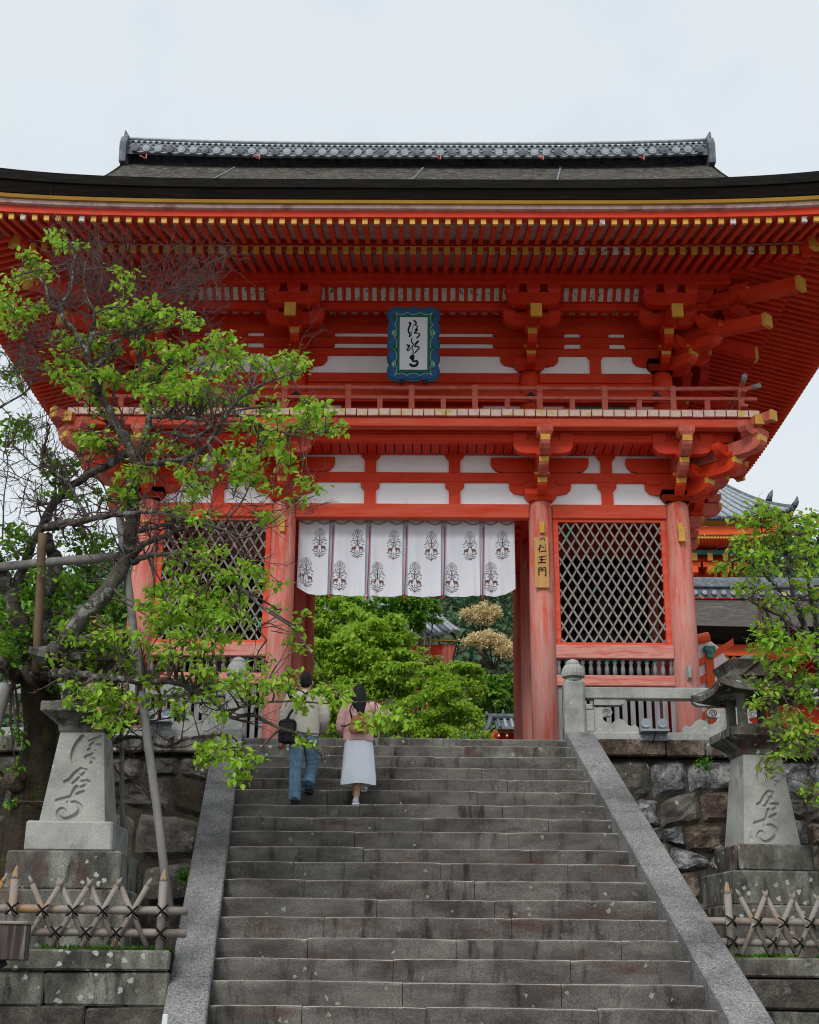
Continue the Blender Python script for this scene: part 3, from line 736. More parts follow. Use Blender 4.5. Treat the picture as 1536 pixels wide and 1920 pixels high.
G('bark_eave_lip', ring_profile([(4.36, 9.638, .46), (4.47, 9.642, .47), (4.50, 9.78, .56), (4.46, 9.805, .56), (4.3, 9.85, .5)], 0, smooth=False), BARK_LIP)
# hip rafters
for sx in (-1, 1):
    for sy in (0, 1):
        T = Tm(sx*RHX, 0 if sy == 0 else 4.9, 0, sx*PI/4 if sy == 0 else sx*(PI-PI/4))
        for (l0, l1, z_, w, h) in ((0, 4.1, 9.31, .12, .26), (3.5, 5.95, 9.26, .11, .22)):
            m = M(T); m.prism([(-l1, z_+.10), (-l1, z_+.10+h), (-l0, z_+.06+h+.19*(l1-l0)), (-l0, z_+.06+.19*(l1-l0))], 'x', -w, w)
            o = G('hip_rafter', m, RED)
            q = M(T); q.box(-w-.006, w+.006, -l1-.02, -l1+.08, z_+.09, z_+.11+h); q.obj('gold_cap', GOLD, o)
# --- roof
def rz_(d): return 9.80+.45*d+.0355*d*d
prof = [(4.48-d, rz_(d), .56*max(0, 1-d/2.6)**1.2) for d in np.linspace(0, 2.5, 9)]
G('roof_skirt', ring_profile(prof, 0, seg=60), BARK)
GXH = 6.76
def up_roof(sg):
    def fn(u, v):
        d = 2.3+v*(6.95-2.3); x = (-1+2*u)*GXH
        y = -4.48+d
        if sg > 0: y = 4.9-y
        return (x, y, rz_(d)+.10*abs(x/GXH)**6+.02)
    return fn
m = M(); m.grid(up_roof(-1), 40, 14); G('upper_roof', m, BARK)
m = M(); m.grid(up_roof(1), 40, 14); G('upper_roof', m, BARK)
for s in (-1, 1):
    # gable wall with barge boards
    pts = [(-4.48+d, rz_(d)-.03) for d in np.linspace(2.3, 6.9, 10)]
    poly = pts + [(4.9-p[0], p[1]) for p in pts[::-1]]
    m = M(); m.prism(poly, 'x', s*6.35-.03, s*6.35+.03); G('gable_wall', m, DARK)
    for side in (0, 1):
        q = M(); vs = []
        for d in np.linspace(2.3, 6.93, 12):
            y = -4.48+d; y = y if side == 0 else 4.9-y
            for zz in (rz_(d)-.42, rz_(d)+.10):
                vs += [(s*(GXH-.02), y, zz), (s*(GXH+.10), y, zz)]
        fs = []
        for i in range(11):
            a = i*4; b = a+4
            fs += [(a, b, b+2, a+2), (a+1, a+3, b+3, b+1), (a+2, b+2, b+3, a+3), (a, a+1, b+1, b)]
        q.add(vs, fs); G('barge_board', q, BARK_EDGE)
# ridge
RZ = 14.60
def rl(x): return .13*abs(x/6.85)**3
m = M(); vs = []; 
for i in range(41):
    x = -6.72+13.44*i/40; l = rl(x)
    for (y, z) in ((2.08, 0), (2.13, .12), (2.16, .22), (2.20, .42), (2.45, .50), (2.70, .42), (2.77, .12), (2.82, 0)):
        vs.append((x, y, RZ+z+l))
m.add(vs, [(i*8+k, (i+1)*8+k, (i+1)*8+k+1, i*8+k+1) for i in range(40) for k in range(7)]); ridge = G('ridge', m, TILE)
disc = M(); disc.tube([(0, -.05, 0), (0, .1, 0)], .088, 14); disc.tube([(0, -.058, 0), (0, -.05, 0)], [.05, .055], 10); dm = disc.mesh('ridge_end_disc', TILE_LT)
dm2 = disc.mesh('ridge_end_disc', TILE)
sag = M(); sag.prism([(-.14, .03), (-.09, -.02), (0, -.045), (.09, -.02), (.14, .03), (.09, 0), (0, -.018), (-.09, 0)], 'y', -.03, .06); sgm = sag.mesh('pendant_tile', TILE_LT)
for k in range(49):
    x = -6.5+k*13.0/48
    link('ridge_end_disc', dm if k % 3 else dm2, ridge, (x, 2.03, RZ+.115+rl(x)))
    if k < 48: link('pendant_tile', sgm, ridge, (x+.1354, 2.04, RZ+.045+rl(x)))
wav = M()
for r_ in range(3):
    for k in range(96):
        x = -6.6+k*13.14/95+(.07 if r_ % 2 else 0); l = rl(x); zc = RZ+.21+r_*.075+l; yc = 2.135+r_*.018
        pts = [(x+.065*math.cos(a), yc, zc+.055*math.sin(a)) for a in np.linspace(0, PI, 6)]
        wav.tube(pts, .013, 5, cap=False)
wav.tube([(-6.72+13.44*i/30, 2.16, RZ+.46+rl(-6.72+13.44*i/30)) for i in range(31)], .04, 6)
o = G('wave_pattern_tiles', wav, TILE_LT, parent=ridge); o['kind'] = 'stuff'
for s in (-1, 1):
    m = M(); m.prism([(2.0, -.22), (2.9, -.22), (2.95, .25), (2.8, .5), (2.6, .58), (2.45, .66), (2.3, .58), (2.1, .5), (1.95, .25)], 'x', s*6.70, s*6.85)
    o = m.obj('ridge_end_tile', TILE, ridge, loc=(0, 0, RZ+.1))
    q = M(); q.tube([(s*6.78, 2.45, .6), (s*6.84, 2.45, .76), (s*6.87, 2.45, .90)], [.10, .06, .015], 8); q.obj('horn', TILE, o)
for x in (-6.2, -3.6, .55, 5.2, 2.9):
    m = M(); m.tube([(x, 1.93, RZ+.0), (x, 1.93, RZ-.12), (x-.12, 1.8, RZ-.12)], .018, 5); G('ridge_hook', m, RED_RAIL)
for x in (-4.2, .15, 3.3):
    m = M()
    for i in range(12):
        d = 6.6-i*.12; m.blob((x-.02*i, -4.48+d, rz_(d)+.05), (.03, .05, .02), 5, 3)
    G('roof_chain', m, TILE_LT)
# --- plaque
T = Matrix.Translation((.01, -1.02, 7.78)) @ Matrix.Rotation(math.radians(14), 4, 'X')
plq = empty('name_plaque', (GX+.01, GY-1.28, ZL+7.49), 0, 'blue and green scalloped name plaque with white panel and black brush characters above the balcony', 'sign')
plq.rotation_euler = (math.radians(15), 0, 0)
def scallop(w, h, amp, nx, ny):
    pts = []
    def edge(p, q, n, nrm):
        for i in range(n*8):
            t = i/(n*8); a = abs(math.sin(PI*t*n)); o_ = amp*(a**.7)-amp*(.0 if 0 < i else 0)
            pts.append((p[0]+(q[0]-p[0])*t+nrm[0]*o_, p[1]+(q[1]-p[1])*t+nrm[1]*o_))
    edge((-w, 0), (w, 0), nx, (0, -1)); edge((w, 0), (w, h), ny, (1, 0)); edge((w, h), (-w, h), nx, (0, 1)); edge((-w, h), (-w, 0), ny, (-1, 0)); return pts
PH = 1.36
m = M(); m.prism(scallop(.46, PH, .045, 3, 5), 'y', 0, .08); m.obj('outer_rim', FRSLATE, plq)
m = M(); m.prism([(p[0]*.93, .05+p[1]*.927) for p in scallop(.46, PH, .045, 3, 5)], 'y', -.02, .0); m.obj('blue_border', FRBLUE, plq)
mint = [(p[0]*.90, .07+p[1]*.897) for p in scallop(.42, PH, -.055, 3, 5)]
mint = [(p[0]*.96, p[1]) for p in mint]
m = M(); m.tube([(p[0], -.025, p[1]) for p in mint+mint[:1]], .010, 5, cap=False); m.obj('mint_scroll_line', FRMINT, plq)
for k in range(4):
    for s in (-1, 1):
        m = M(); m.tube([(s*.375, -.03, .22+k*.30), (s*.34, -.03, .26+k*.30), (s*.34, -.03, .32+k*.30), (s*.375, -.03, .36+k*.30)], .009, 5); m.blob((s*.385, -.025, .29+k*.30), (.03, .012, .05), 6, 4); m.obj('scroll_cloud', FRGREEN if k % 2 else FRMINT, plq)
m = M(); m.cbox(-.305, .305, -.055, -.02, .135, PH-.135, .006); fr_ = m.obj('green_frame', FRGREEN, plq)
m = M(); m.box(-.275, .275, -.058, -.055, .165, PH-.165); m.obj('frame_line', BLACK, fr_)
m = M(); m.box(-.262, .262, -.064, -.058, .178, PH-.178); pnl = m.obj('white_panel', PLQW, plq)
def ribbon(strokes, fn, thick=.006, nrm_axis=1):
    """brush strokes: list of [(u,v,w)...] drawn as lens-sectioned ribbons; fn maps (u,v) to (x,z)"""
    m = M()
    for st in strokes:
        P = crom(st, 5); n = len(P); L_ = []; R_ = []
        for i in range(n):
            a = P[max(i-1, 0)]; b = P[min(i+1, n-1)]; d = np.array([b[0]-a[0], b[1]-a[1]]); d /= (np.hypot(*d)+1e-9)
            w = P[i][2]/2; L_.append((P[i][0]-d[1]*w, P[i][1]+d[0]*w)); R_.append((P[i][0]+d[1]*w, P[i][1]-d[0]*w))
        vs = []
        for l, r in zip(L_, R_):
            a = fn(*l); b = fn(*r); vs += [(a[0], 0, a[1]), (b[0], 0, b[1]), (b[0], -thick, b[1]), (a[0], -thick, a[1])]
        fs = []
        for i in range(n-1):
            a = i*4; b = a+4
            fs += [(a+3, a+2, b+2, b+3), (a, a+3, b+3, b), (a+2, a+1, b+1, b+2)]
        fs += [(0, 1, 2, 3), (4*n-1, 4*n-2, 4*n-3, 4*n-4)]
        m.add(vs, fs)
    return m
PQ = [[(655,545,34),(690,558,28),(662,620,26),(650,680,24),(678,735,26),(668,790,22)], [(700,775,9),(712,700,8),(722,640,8),(748,590,6),(770,560,6)],
      [(742,498,20),(775,525,24),(795,548,20),(772,585,14)], [(772,588,10),(812,600,16),(800,640,16),(768,668,14)], [(768,668,22),(800,655,20),(815,668,16),(758,715,18),(800,715,16),(850,730,18),(858,752,18),(815,790,24),(805,812,10)],
      [(735,795,6),(705,830,18),(712,870,18),(742,905,16),(720,960,14),(735,1000,14),(745,1035,10),(705,1035,6)],
      [(612,912,16),(655,928,26),(682,925,10),(650,965,20),(630,1005,18),(668,1000,14),(705,955,8)],
      [(765,905,8),(800,870,16),(838,850,20),(790,905,18),(765,940,16),(820,945,18),(852,965,18),(800,1020,18),(770,1050,14),(725,1062,6)],
      [(682,1145,28),(720,1100,40),(765,1108,26)], [(700,1160,24),(745,1130,40),(730,1165,30),(752,1200,26)], [(752,1195,22),(800,1185,30),(822,1215,34),(800,1255,34),(735,1268,36),(690,1245,34),(668,1252,16)]]
def pq_map(u, v): return ((u-745)/510*.524, .178+(1330-v)/880*(PH-.356))
PQ = [[(a, b, w*1.25) for a, b, w in st] for st in PQ]
m = M()
rb = ribbon(PQ, pq_map, .005); rb.v = [(x, y-.064, z) for x, y, z in rb.v]; rb.obj('brush_characters', INK, pnl)
for x in (-.22, .22):
    m = M(); m.blob((x, .0, -.05), (.06, .06, .05)); m.obj('hanging_knob', BLACK, plq)
# --- wooden name board on the right inner column
T = None
brd = empty('wooden_sign_board', (GX+2.445, GY-.265, ZL+3.70), 0, 'narrow wooden sign board with brushed characters on the right inner column', 'sign')
m = M(); m.cbox(-.135, .135, -.03, 0, 0, .99, .005); bo = m.obj('board', SIGNW, brd)
def sgn(u, v): return ((u-153)/70*.27, (603-v)/246*.99)
SG = [[(142,402,3),(152,396,6),(143,412,5),(135,420,3)], [(144,410,5),(144,432,5)], [(155,408,5),(168,405,5)], [(150,428,6),(175,425,6)],
      [(138,456,6),(155,453,6),(170,452,5)], [(140,468,5),(168,467,5)], [(135,484,7),(155,481,6),(173,482,7)], [(153,455,6),(153,482,6)],
      [(138,508,6),(138,545,6)], [(138,508,4),(150,507,5),(150,524,4)], [(138,516,3),(150,515,3)], [(138,524,3),(150,523,3)],
      [(157,508,4),(171,507,5),(171,545,6),(166,541,4)], [(157,508,4),(157,524,4)], [(158,515,3),(170,515,3)], [(158,523,3),(170,523,3)],
      [(148,362,3),(148,376,3)], [(148,362,3),(155,361,3),(155,369,3)], [(160,362,3),(168,361,3),(168,376,3)], [(160,362,3),(160,369,3)], [(160,366,2),(168,366,2)],
      [(170,392,2),(177,391,2)], [(172,396,2),(176,402,2)], [(171,412,2),(177,410,2)], [(174,406,2),(174,420,2)], [(171,428,2),(178,427,2)], [(172,436,2),(176,442,2)], [(171,450,2),(177,449,2)], [(174,446,2),(174,458,2)], [(171,468,2),(177,466,2)]]
rb = ribbon(SG, sgn, .003); rb.v = [(x, y-.03, z) for x, y, z in rb.v]; rb.obj('brushed_characters', INK, bo)
# ================================================================== CURTAIN
nor = empty('noren_curtain', (GX-.1, GY+.24, ZL+5.22), 0, 'white split curtain printed with rows of brown deer and tree emblems across the gateway', 'curtain')
cuts = [-2.10, -1.455, -.745, -.03, .71, 1.455, 2.08]
HN = 1.56
def drape(x, z):
    a = abs(x/2.1)
    return .045*math.sin(x*9+z*.8)*(1-math.exp(z*1.2))+.012*math.sin(x*37+z*3)*(1-math.exp(z*2))+.018*math.sin(x*23+1.3)*(-z/1.5)+(.35*max(0, a-.86)**1.2*(-z))
def nz(x, z):  # shape of the lower hem: the ends are lifted
    a = abs(x/2.1); return z*(1-.02*a**2-.09*(max(0, a-.80)/.20)**2)
def emblem():
    """printed emblem: tiered tree, two facing deer, ground plants. unit height 1"""
    sh = []; rd = []
    def ell(cx, cy, rx, ry, rot=0, n=7, lst=sh):
        lst.append([(cx+rx*math.cos(a)*math.cos(rot)-ry*math.sin(a)*math.sin(rot), cy+rx*math.cos(a)*math.sin(rot)+ry*math.sin(a)*math.cos(rot)) for a in [2*PI*k/n for k in range(n)]])
    for (y, w) in ((.98, .035), (.95, .085), (.91, .12), (.87, .16), (.83, .14), (.79, .17), (.745, .13), (.70, .15)):
        n = max(2, int(w/.028))
        for k in range(n):
            x = -w+2*w*k/(n-1); ell(x, y-abs(x)*.12, .021, .014, .5 if x < 0 else -.5, 5)
        sh.append([(-w*.8, y-.018), (0, y-.004), (w*.8, y-.018), (0, y-.013)])
    sh.append([(-.018, .42), (.018, .42), (.014, .74), (-.014, .74)])
    for s in (-1, 1):
        ell(s*.125, .35, .082, .046, -s*.05, 9, rd)
        rd.append([(s*.055, .34), (s*.085, .37), (s*.06, .43), (s*.035, .42)]); ell(s*.045, .435, .025, .014, s*-.5, 6, rd)
        for lx in (.07, .095, .165, .19): rd.append([(s*lx, .25), (s*(lx+.014), .25), (s*(lx+.018), .33), (s*(lx-.004), .33)])
        for a in ((.05, .45, .11, .55), (.07, .49, .14, .51), (.045, .45, .06, .56)): sh.append([(s*a[0], a[1]), (s*a[2], a[3]), (s*(a[2]-.008), a[3]+.012), (s*(a[0]-.008), a[1]+.008)])
        for (x, y, r_) in ((.17, .60, .4), (.10, .61, -.3), (.20, .46, .2), (.215, .56, -.2), (.22, .24, 0), (.16, .20, .3), (.09, .21, -.3), (.17, .12, .4), (.10, .13, -.2), (.05, .17, .6), (.06, .08, .5), (.12, .06, .1), (.03, .04, -.4), (.14, .66, .2), (.05, .58, .3)):
            ell(s*x, y, .042, .013, s*r_, 6)
    for (x, y) in ((0, .22), (0, .10), (0, .02)): ell(x, y, .012, .05, 0, 6)
    for (x, y) in ((0, .60), (0, .64)): ell(x, y, .03, .012, 0, 6)
    return sh, rd
ESH, ERD = emblem()
def put_emblem(cx, cz, hgt, wid, par):
    for lst, mt in ((ESH, PRINT), (ERD, PRINT_R)):
        m = M()
        for poly in lst:
            P_ = [(cx+p[0]*wid, cz+(p[1]-.5)*hgt) for p in poly]
            vs = [(x, drape(x, z)-.006, nz(x, z)) for x, z in P_]
            m.add(vs, [tuple(range(len(vs)))]); 
        m.obj('deer_emblem', mt, par)
tops = [(.64, -.50), (.70, -.51), (.69, -.53), (.68, -.55), (.68, -.55), (.62, -.54)]
bots = [(.26, -1.13), (.24, -1.16), (.26, -1.17), (.25, -1.17), (.21, -1.18), (.26, -1.17)]
for k in range(6):
    a, b = cuts[k], cuts[k+1]; g_ = .055 if k else 0; h_ = .055 if k < 5 else 0
    def fn(u, v, a=a+g_, b=b-h_):
        z = -HN*v; x = a+(b-a)*u; e = (u-.5)*2
        hem = .006*(e*e)*v
        return (x, drape(x, z), nz(x, z)+hem)
    m = M(); m.grid(fn, 14, 16); pn = m.obj('curtain_panel', CLOTH, nor)
    put_emblem(a+(b-a)*tops[k][0], tops[k][1], .60, .56, pn); put_emblem(a+(b-a)*bots[k][0], bots[k][1], .62, .58, pn)
    # cord swags along the top
    m = M()
    for j in range(2):
        xa_, xb_ = a+(b-a)*j/2+.03, a+(b-a)*(j+1)/2-.01
        m.tube([(xa_+(xb_-xa_)*t, -.03, -.05-.07*math.sin(PI*t)) for t in np.linspace(0, 1, 9)], .010, 5, cap=False)
    m.obj('cord_swag', CORD, pn)
    if k < 5:
        m = M(); m.grid(lambda u, v, c=b: (c-.15+.30*u, .045, -HN*v*.97), 2, 6); m.obj('gap_shade_strip', GAP_SHADE, nor)  # added strip behind each gap, coloured as the shade in it
        m = M(); m.tube([(b+.02, .01, -.15), (b+.01, .012, -.9), (b-.005, -.01, -1.54)], .009, 5); m.blob((b-.005, -.01, -1.585), (.03, .02, .035), 6, 4); m.obj('crimson_tassel_cord', TRIMR, nor)
m = M(); m.tube([(-2.2, 0, 0), (2.2, 0, 0)], .03, 8); m.obj('curtain_rod', DARK, nor)
# ================================================================== GROUND, LANDING
m = M(); m.box(-400, 400, -60, 600, -.3, 0); tag(m.obj('ground', EARTH), kind='structure')
m = M(); m.box(-40, 40, 19.35, 75, 4.2, ZL); tag(m.obj('landing_pavement', PAVE), kind='structure')
m = M(); m.box(-30, 30, -40, 9.2, -.1, .02); tag(m.obj('lower_street', PLAZA), kind='structure')
# gate plinth
m = M(); m.cbox(-6.1, 6.1, -.95, 5.9, -.02, .16, .02); G('stone_plinth', m, GRAN)
# ================================================================== STAIRS
SKX = .1054
Ls = [0, .262, .622, 1.001, 1.346, 1.692, 2.097, 2.452, 2.798, 3.202, 3.531, 3.934, 4.314, 4.672, 5.047, 5.4, 5.783, 6.14]
while 4.78-.56*Ls[-1] > .22: Ls.append(Ls[-1]+.362)
def SY(L): return 19.0-L*.9945
def SZ(L): return 4.78-.56*L
def SXc(L): return -.29+.1048*L
stair = empty('stone_staircase', (SXc(0), 19.0, 0), 0, 'long flight of worn dark stone steps climbing to the vermilion gate', 'stairs')
HW = 2.29
def step_stone(x0, x1, yf, yb, z0, z1, first):
    n = max(4, int((x1-x0)/.16)); m = M(); vs = []
    dz = random.uniform(-.007, .007); dy = random.uniform(-.008, .008)
    ph = random.uniform(0, 9)
    for i in range(n+1):
        t = i/n; x = x0+(x1-x0)*t
        e = .012*(abs(2*t-1)**10)
        w = .004*math.sin(x*1.3+ph)+random.uniform(-.0022, .0022)
        r_ = .017+random.uniform(-.005, .006)
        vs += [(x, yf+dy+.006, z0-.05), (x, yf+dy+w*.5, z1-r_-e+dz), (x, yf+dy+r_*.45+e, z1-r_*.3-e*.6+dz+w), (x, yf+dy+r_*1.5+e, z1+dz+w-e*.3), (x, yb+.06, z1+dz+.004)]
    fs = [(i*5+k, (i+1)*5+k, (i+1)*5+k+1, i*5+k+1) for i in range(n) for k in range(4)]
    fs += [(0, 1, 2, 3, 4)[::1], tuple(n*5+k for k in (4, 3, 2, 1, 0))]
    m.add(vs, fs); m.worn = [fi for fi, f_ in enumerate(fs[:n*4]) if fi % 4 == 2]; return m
joints_px = {}
for i in range(len(Ls)):
    L = Ls[i]; yf = SY(L)-19.0; yb = (SY(Ls[i-1])-19.0) if i else .6
    z1 = SZ(L); z0 = SZ(Ls[i+1]) if i < len(Ls)-1 else 0
    xc = SXc(L)-SXc(0)
    xs = [xc-HW]
    x = xc-HW+random.uniform(.7, 1.8)
    while x < xc+HW-.5:
        xs.append(x); x += random.uniform(1.1, 2.0)
    xs.append(xc+HW)
    for a, b in zip(xs[:-1], xs[1:]):
        sm_ = step_stone(a+.003, b-.003, yf, yb, z0, z1, i == 0); o = sm_.obj('step_stone', STEP if (i > 1 or random.random() < .4) else GRAN_W, stair)
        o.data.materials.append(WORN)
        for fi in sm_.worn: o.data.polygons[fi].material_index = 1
# solid core below the steps
m = M(); 
core = [(SY(0)-19+.8, SZ(0)-.08), (SY(0)-19+.55, SZ(0)-.08)] + [(SY(Ls[-1])-19+.55, max(.01, SZ(Ls[-1])-.08)), (SY(Ls[-1])-19+.55, 0), (.8, 0)]
vs = []
for (dy, z) in core:
    c = -dy*SKX
    vs += [(c-HW, dy, z), (c+HW, dy, z)]
n = len(core)
m.add(vs, [tuple(2*k for k in range(n)), tuple(2*k+1 for k in range(n))[::-1]]+[(2*k, 2*k+1, (2*k+3) % (2*n), (2*k+2) % (2*n)) for k in range(n)])
m.obj('stair_core', MORTAR, stair)
# sloping stringers of granite slabs
def Lpx(side, y):   # length down the stair at which an edge reaches a photo row
    return y
for s in (-1, 1):
    Lend = Ls[-1]+.5
    js = [-.18, 1.0, 2.45, 3.75, 5.25, 6.7, Lend] if s > 0 else [-.18, 1.75, 4.2, 5.9, 7.4, Lend]
    for a, b in zip(js[:-1], js[1:]):
        a2, b2 = a+.009, b-.009; vs = []
        for L in (a2, b2):
            xin = SXc(L)-SXc(0)+s*HW; xo = xin+s*.385
            for (x, z) in ((xin, -.62), (xin, .085), (xin+s*.015, .10), (xo-s*.015, .10), (xo, .085), (xo, -.62)):
                vs.append((x, SY(L)-19, SZ(L)+z+(.0 if L > 0 else .0)))
        m = M(); f = [(k, (k+1) % 6, 6+(k+1) % 6, 6+k) for k in range(6)]
        f += [(0, 1, 2, 3, 4, 5)[::-1], (6, 7, 8, 9, 10, 11)]
        m.add(vs, f if s < 0 else [q[::-1] for q in f]); m.obj('stringer_slab', STRING, stair)
    # stone cheek wall under the stringer
    vs = []; 
    for L in (0, Lend):
        xin = SXc(L)-SXc(0)+s*(HW+.02); xo = xin+s*.34
        vs += [(xin, SY(L)-19, -.0), (xin, SY(L)-19, max(0.01, SZ(L)-.45)), (xo, SY(L)-19, max(.01, SZ(L)-.45)), (xo, SY(L)-19, 0)]
    m = M(); m.add(vs, [(0,1,5,4), (1,2,6,5), (2,3,7,6), (0,3,2,1), (4,5,6,7)]); m.obj('cheek_wall', ROCKD, stair)
# ================================================================== RETAINING WALLS
def rock(me_name, pts, depth, mat, par, bulge=.06):
    """pts: four corners (u,v) of the stone; wall plane fn maps (u,v,out) to xyz"""
    n = 6; m = M(); vs = []
    A, B, C_, D_ = [np.array(p) for p in pts]
    off = random.uniform(0, .03)
    for j in range(n+1):
        for i in range(n+1):
            u, v = i/n, j/n
            # rounded corners
            uu = u; vv = v
            p = (A*(1-uu)+B*uu)*(1-vv)+(D_*(1-uu)+C_*uu)*vv
            cx = (A+B+C_+D_)/4
            r_ = max(abs(2*u-1), abs(2*v-1)); cr = (abs(2*u-1)**4+abs(2*v-1)**4)
            p = cx+(p-cx)*(1-.07*(abs(2*u-1)*abs(2*v-1))**3)*1.0
            o = bulge*(1-cr*.35)+random.uniform(-.026, .026)+off
            if i in (0, n) or j in (0, n): o = -.03; 
            vs.append(par[1](p[0]+random.uniform(-.012, .012), p[1]+random.uniform(-.012, .012), o))
    fs = [(j*(n+1)+i, j*(n+1)+i+1, (j+1)*(n+1)+i+1, (j+1)*(n+1)+i) for j in range(n) for i in range(n)]
    m.add(vs, fs, False); return m.obj(me_name, mat, par[0])
def rubble(par, fn, u0, u1, v0, v1, size, mats, vary=.5):
    rows = []; v = v0; g = -.002
    while v < v1-size*.4:
        h = size*random.uniform(1-vary*.6, 1+vary*.6); rows.append((v, min(v1, v+h))); v += h
    rows[-1] = (rows[-1][0], v1)
    nb = 48
    def wob(k, u): return 0 if k == 0 or k == len(rows) else size*.20*math.sin(u*2.3+k*1.7)+size*.13*math.sin(u*5.1+k*4.1)
    for k, (a, b) in enumerate(rows):
        u = u0
        while u < u1-.05:
            w = (b-a)*random.uniform(.75, 1.6); w = min(w, u1-u)
            if u1-(u+w) < .2: w = u1-u
            sk = random.uniform(-.06, .06)
            P = [(u+g, a+g+wob(k, u)), (u+w-g, a+g+wob(k, u+w)), (u+w-g+sk*0, b-g+wob(k+1, u+w)), (u+g, b-g+wob(k+1, u))]
            rock('wall_stone', P, .2, random.choice(mats), (par, fn), bulge=.035+.04*random.random())
            u += w
for s in (-1, 1):
    lab = 'rough stone retaining wall of brown and grey boulders right of the stairs' if s > 0 else 'dark shaded stone retaining wall left of the stairs behind the plum tree'
    x_in = SXc(0)+s*(HW+.385)
    wl = empty('retaining_wall', (x_in, 18.98, 1.8), 0, lab, 'wall')
    # mortar backing follows the batter
    m = M(); prof_ = [(-.0+.10, 2.72), (-.60+.10, 0), (.6, 0), (.6, 2.72)]
    a, b = sorted((0, s*14)); m.prism(prof_, 'x', a, b); m.obj('backing', MORTAR, wl)
    fn = lambda u, v, o, s=s: (s*u if s > 0 else -u, .085-.60*(1-v/2.72)-o, v)
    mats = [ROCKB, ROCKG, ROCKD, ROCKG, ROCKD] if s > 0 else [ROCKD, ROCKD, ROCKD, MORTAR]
    # the stones start where the stringer hides the wall
    if s > 0: rubble(wl, fn, 0.02, 6.5, 0, 2.70, .44, mats)
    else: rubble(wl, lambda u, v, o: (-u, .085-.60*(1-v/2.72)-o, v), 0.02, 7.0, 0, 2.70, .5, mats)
    # coping blocks
    x = 0
    for w, mt in ((1.0, ROCKB if s > 0 else GRAN_W), (.55, ROCKB if s > 0 else GRAN_W), (1.3, GRAN_W), (1.5, GRAN_W), (1.4, GRAN_W), (1.5, GRAN_W), (1.5, GRAN_W)):
        a, b = sorted((s*(x+.006), s*(x+w-.006)))
        q = M(); q.cbox(a, b, -.07 if x < 1.5 else -.02, .5, 2.745, 2.975, .02, .006); q.obj('coping_block', mt, wl); x += w
# lower terraces: ground strip, front wall of squared blocks with coping
TR = .15
for s in (-1, 1):
    o0 = Vector((s*2.62+.24, 13.78+TR*(s*2.62), 0))
    lab = 'low wall of squared dark blocks with mossy coping %s of the stairs' % ('right' if s > 0 else 'left')
    tw = empty('terrace_wall', o0, math.atan(TR), lab, 'wall')
    def sb(a, b, y0, y1, z0, z1, name, mat, c=.02, j=.008):
        a, b = sorted((s*a, s*b)); q = M(); q.cbox(a, b, y0, y1, z0, z1, c, j); return q.obj(name, mat, tw)
    sb(0, 9, -.30, .3, 0, 1.60, 'wall_core', MORTAR)
    x = 0
    while x < 7:
        w = random.uniform(1.2, 1.9); sb(x+.004, x+w-.004, -.44, .02, 1.62, 1.80, 'coping_block', GRAN_W); x += w
    zz = 1.615
    for hrow in (.30, .34, .34, .36, .28):
        x = 0
        while x < 6.5:
            w = random.uniform(.55, 1.3); sb(x+.006, x+w-.006, -.40+random.uniform(-.015, .01), -.2, zz-hrow+.006, zz-.006, 'wall_block', random.choice([GRAN_W, ROCKD, GRAN_W, STEP]), .02, .012); x += w
        zz -= hrow
    m = M(); a, b = sorted((s*-.0, s*9)); m.box(a, b, .0, 5.6, 1.2, 1.79); q = m.obj('planting_bed', EARTH, tw)
    # moss tufts along the fence foot
    V = []; Q = []
    mm = M()
    for k in range(900):
        x = random.uniform(0, 4.5)*s; y = -.05+random.random()*.25; h = random.uniform(.02, .085); a = random.uniform(0, 6.28); w = .012
        if math.sin(x*5)+math.sin(x*2.3+1) < -.9: continue
        mm.add([(x-w*math.cos(a), y-w*math.sin(a), 1.78), (x+w*math.cos(a), y+w*math.sin(a), 1.78), (x+random.uniform(-.04, .04), y+random.uniform(-.05, .03), 1.79+h)], [(0, 1, 2)])
        mm.add([(x, y, 1.785+h*.6), (x+.035*math.cos(a), y+.03*math.sin(a), 1.80+h*.7), (x+.05*math.cos(a+.5), y+.05*math.sin(a+.5), 1.79+h*.5)], [(0, 1, 2)])
    tg = mm.obj('moss_strip', FERN); tg.location = o0; tg.rotation_euler = (0, 0, math.atan(TR)); tag(tg, 'strip of green moss along the foot of the %s bamboo fence' % ('right' if s > 0 else 'left'), 'moss', kind='stuff')
    mb = M(); mb.grid(lambda u, v: ((s*(.0+6*u)), -.12+.42*v, 1.795+.022*math.sin(u*60)*math.sin(v*7)+.012), 60, 5); mo = mb.obj('moss_bed', MOSS); mo.location = o0; mo.rotation_euler = (0, 0, math.atan(TR)); tag(mo, kind='structure')
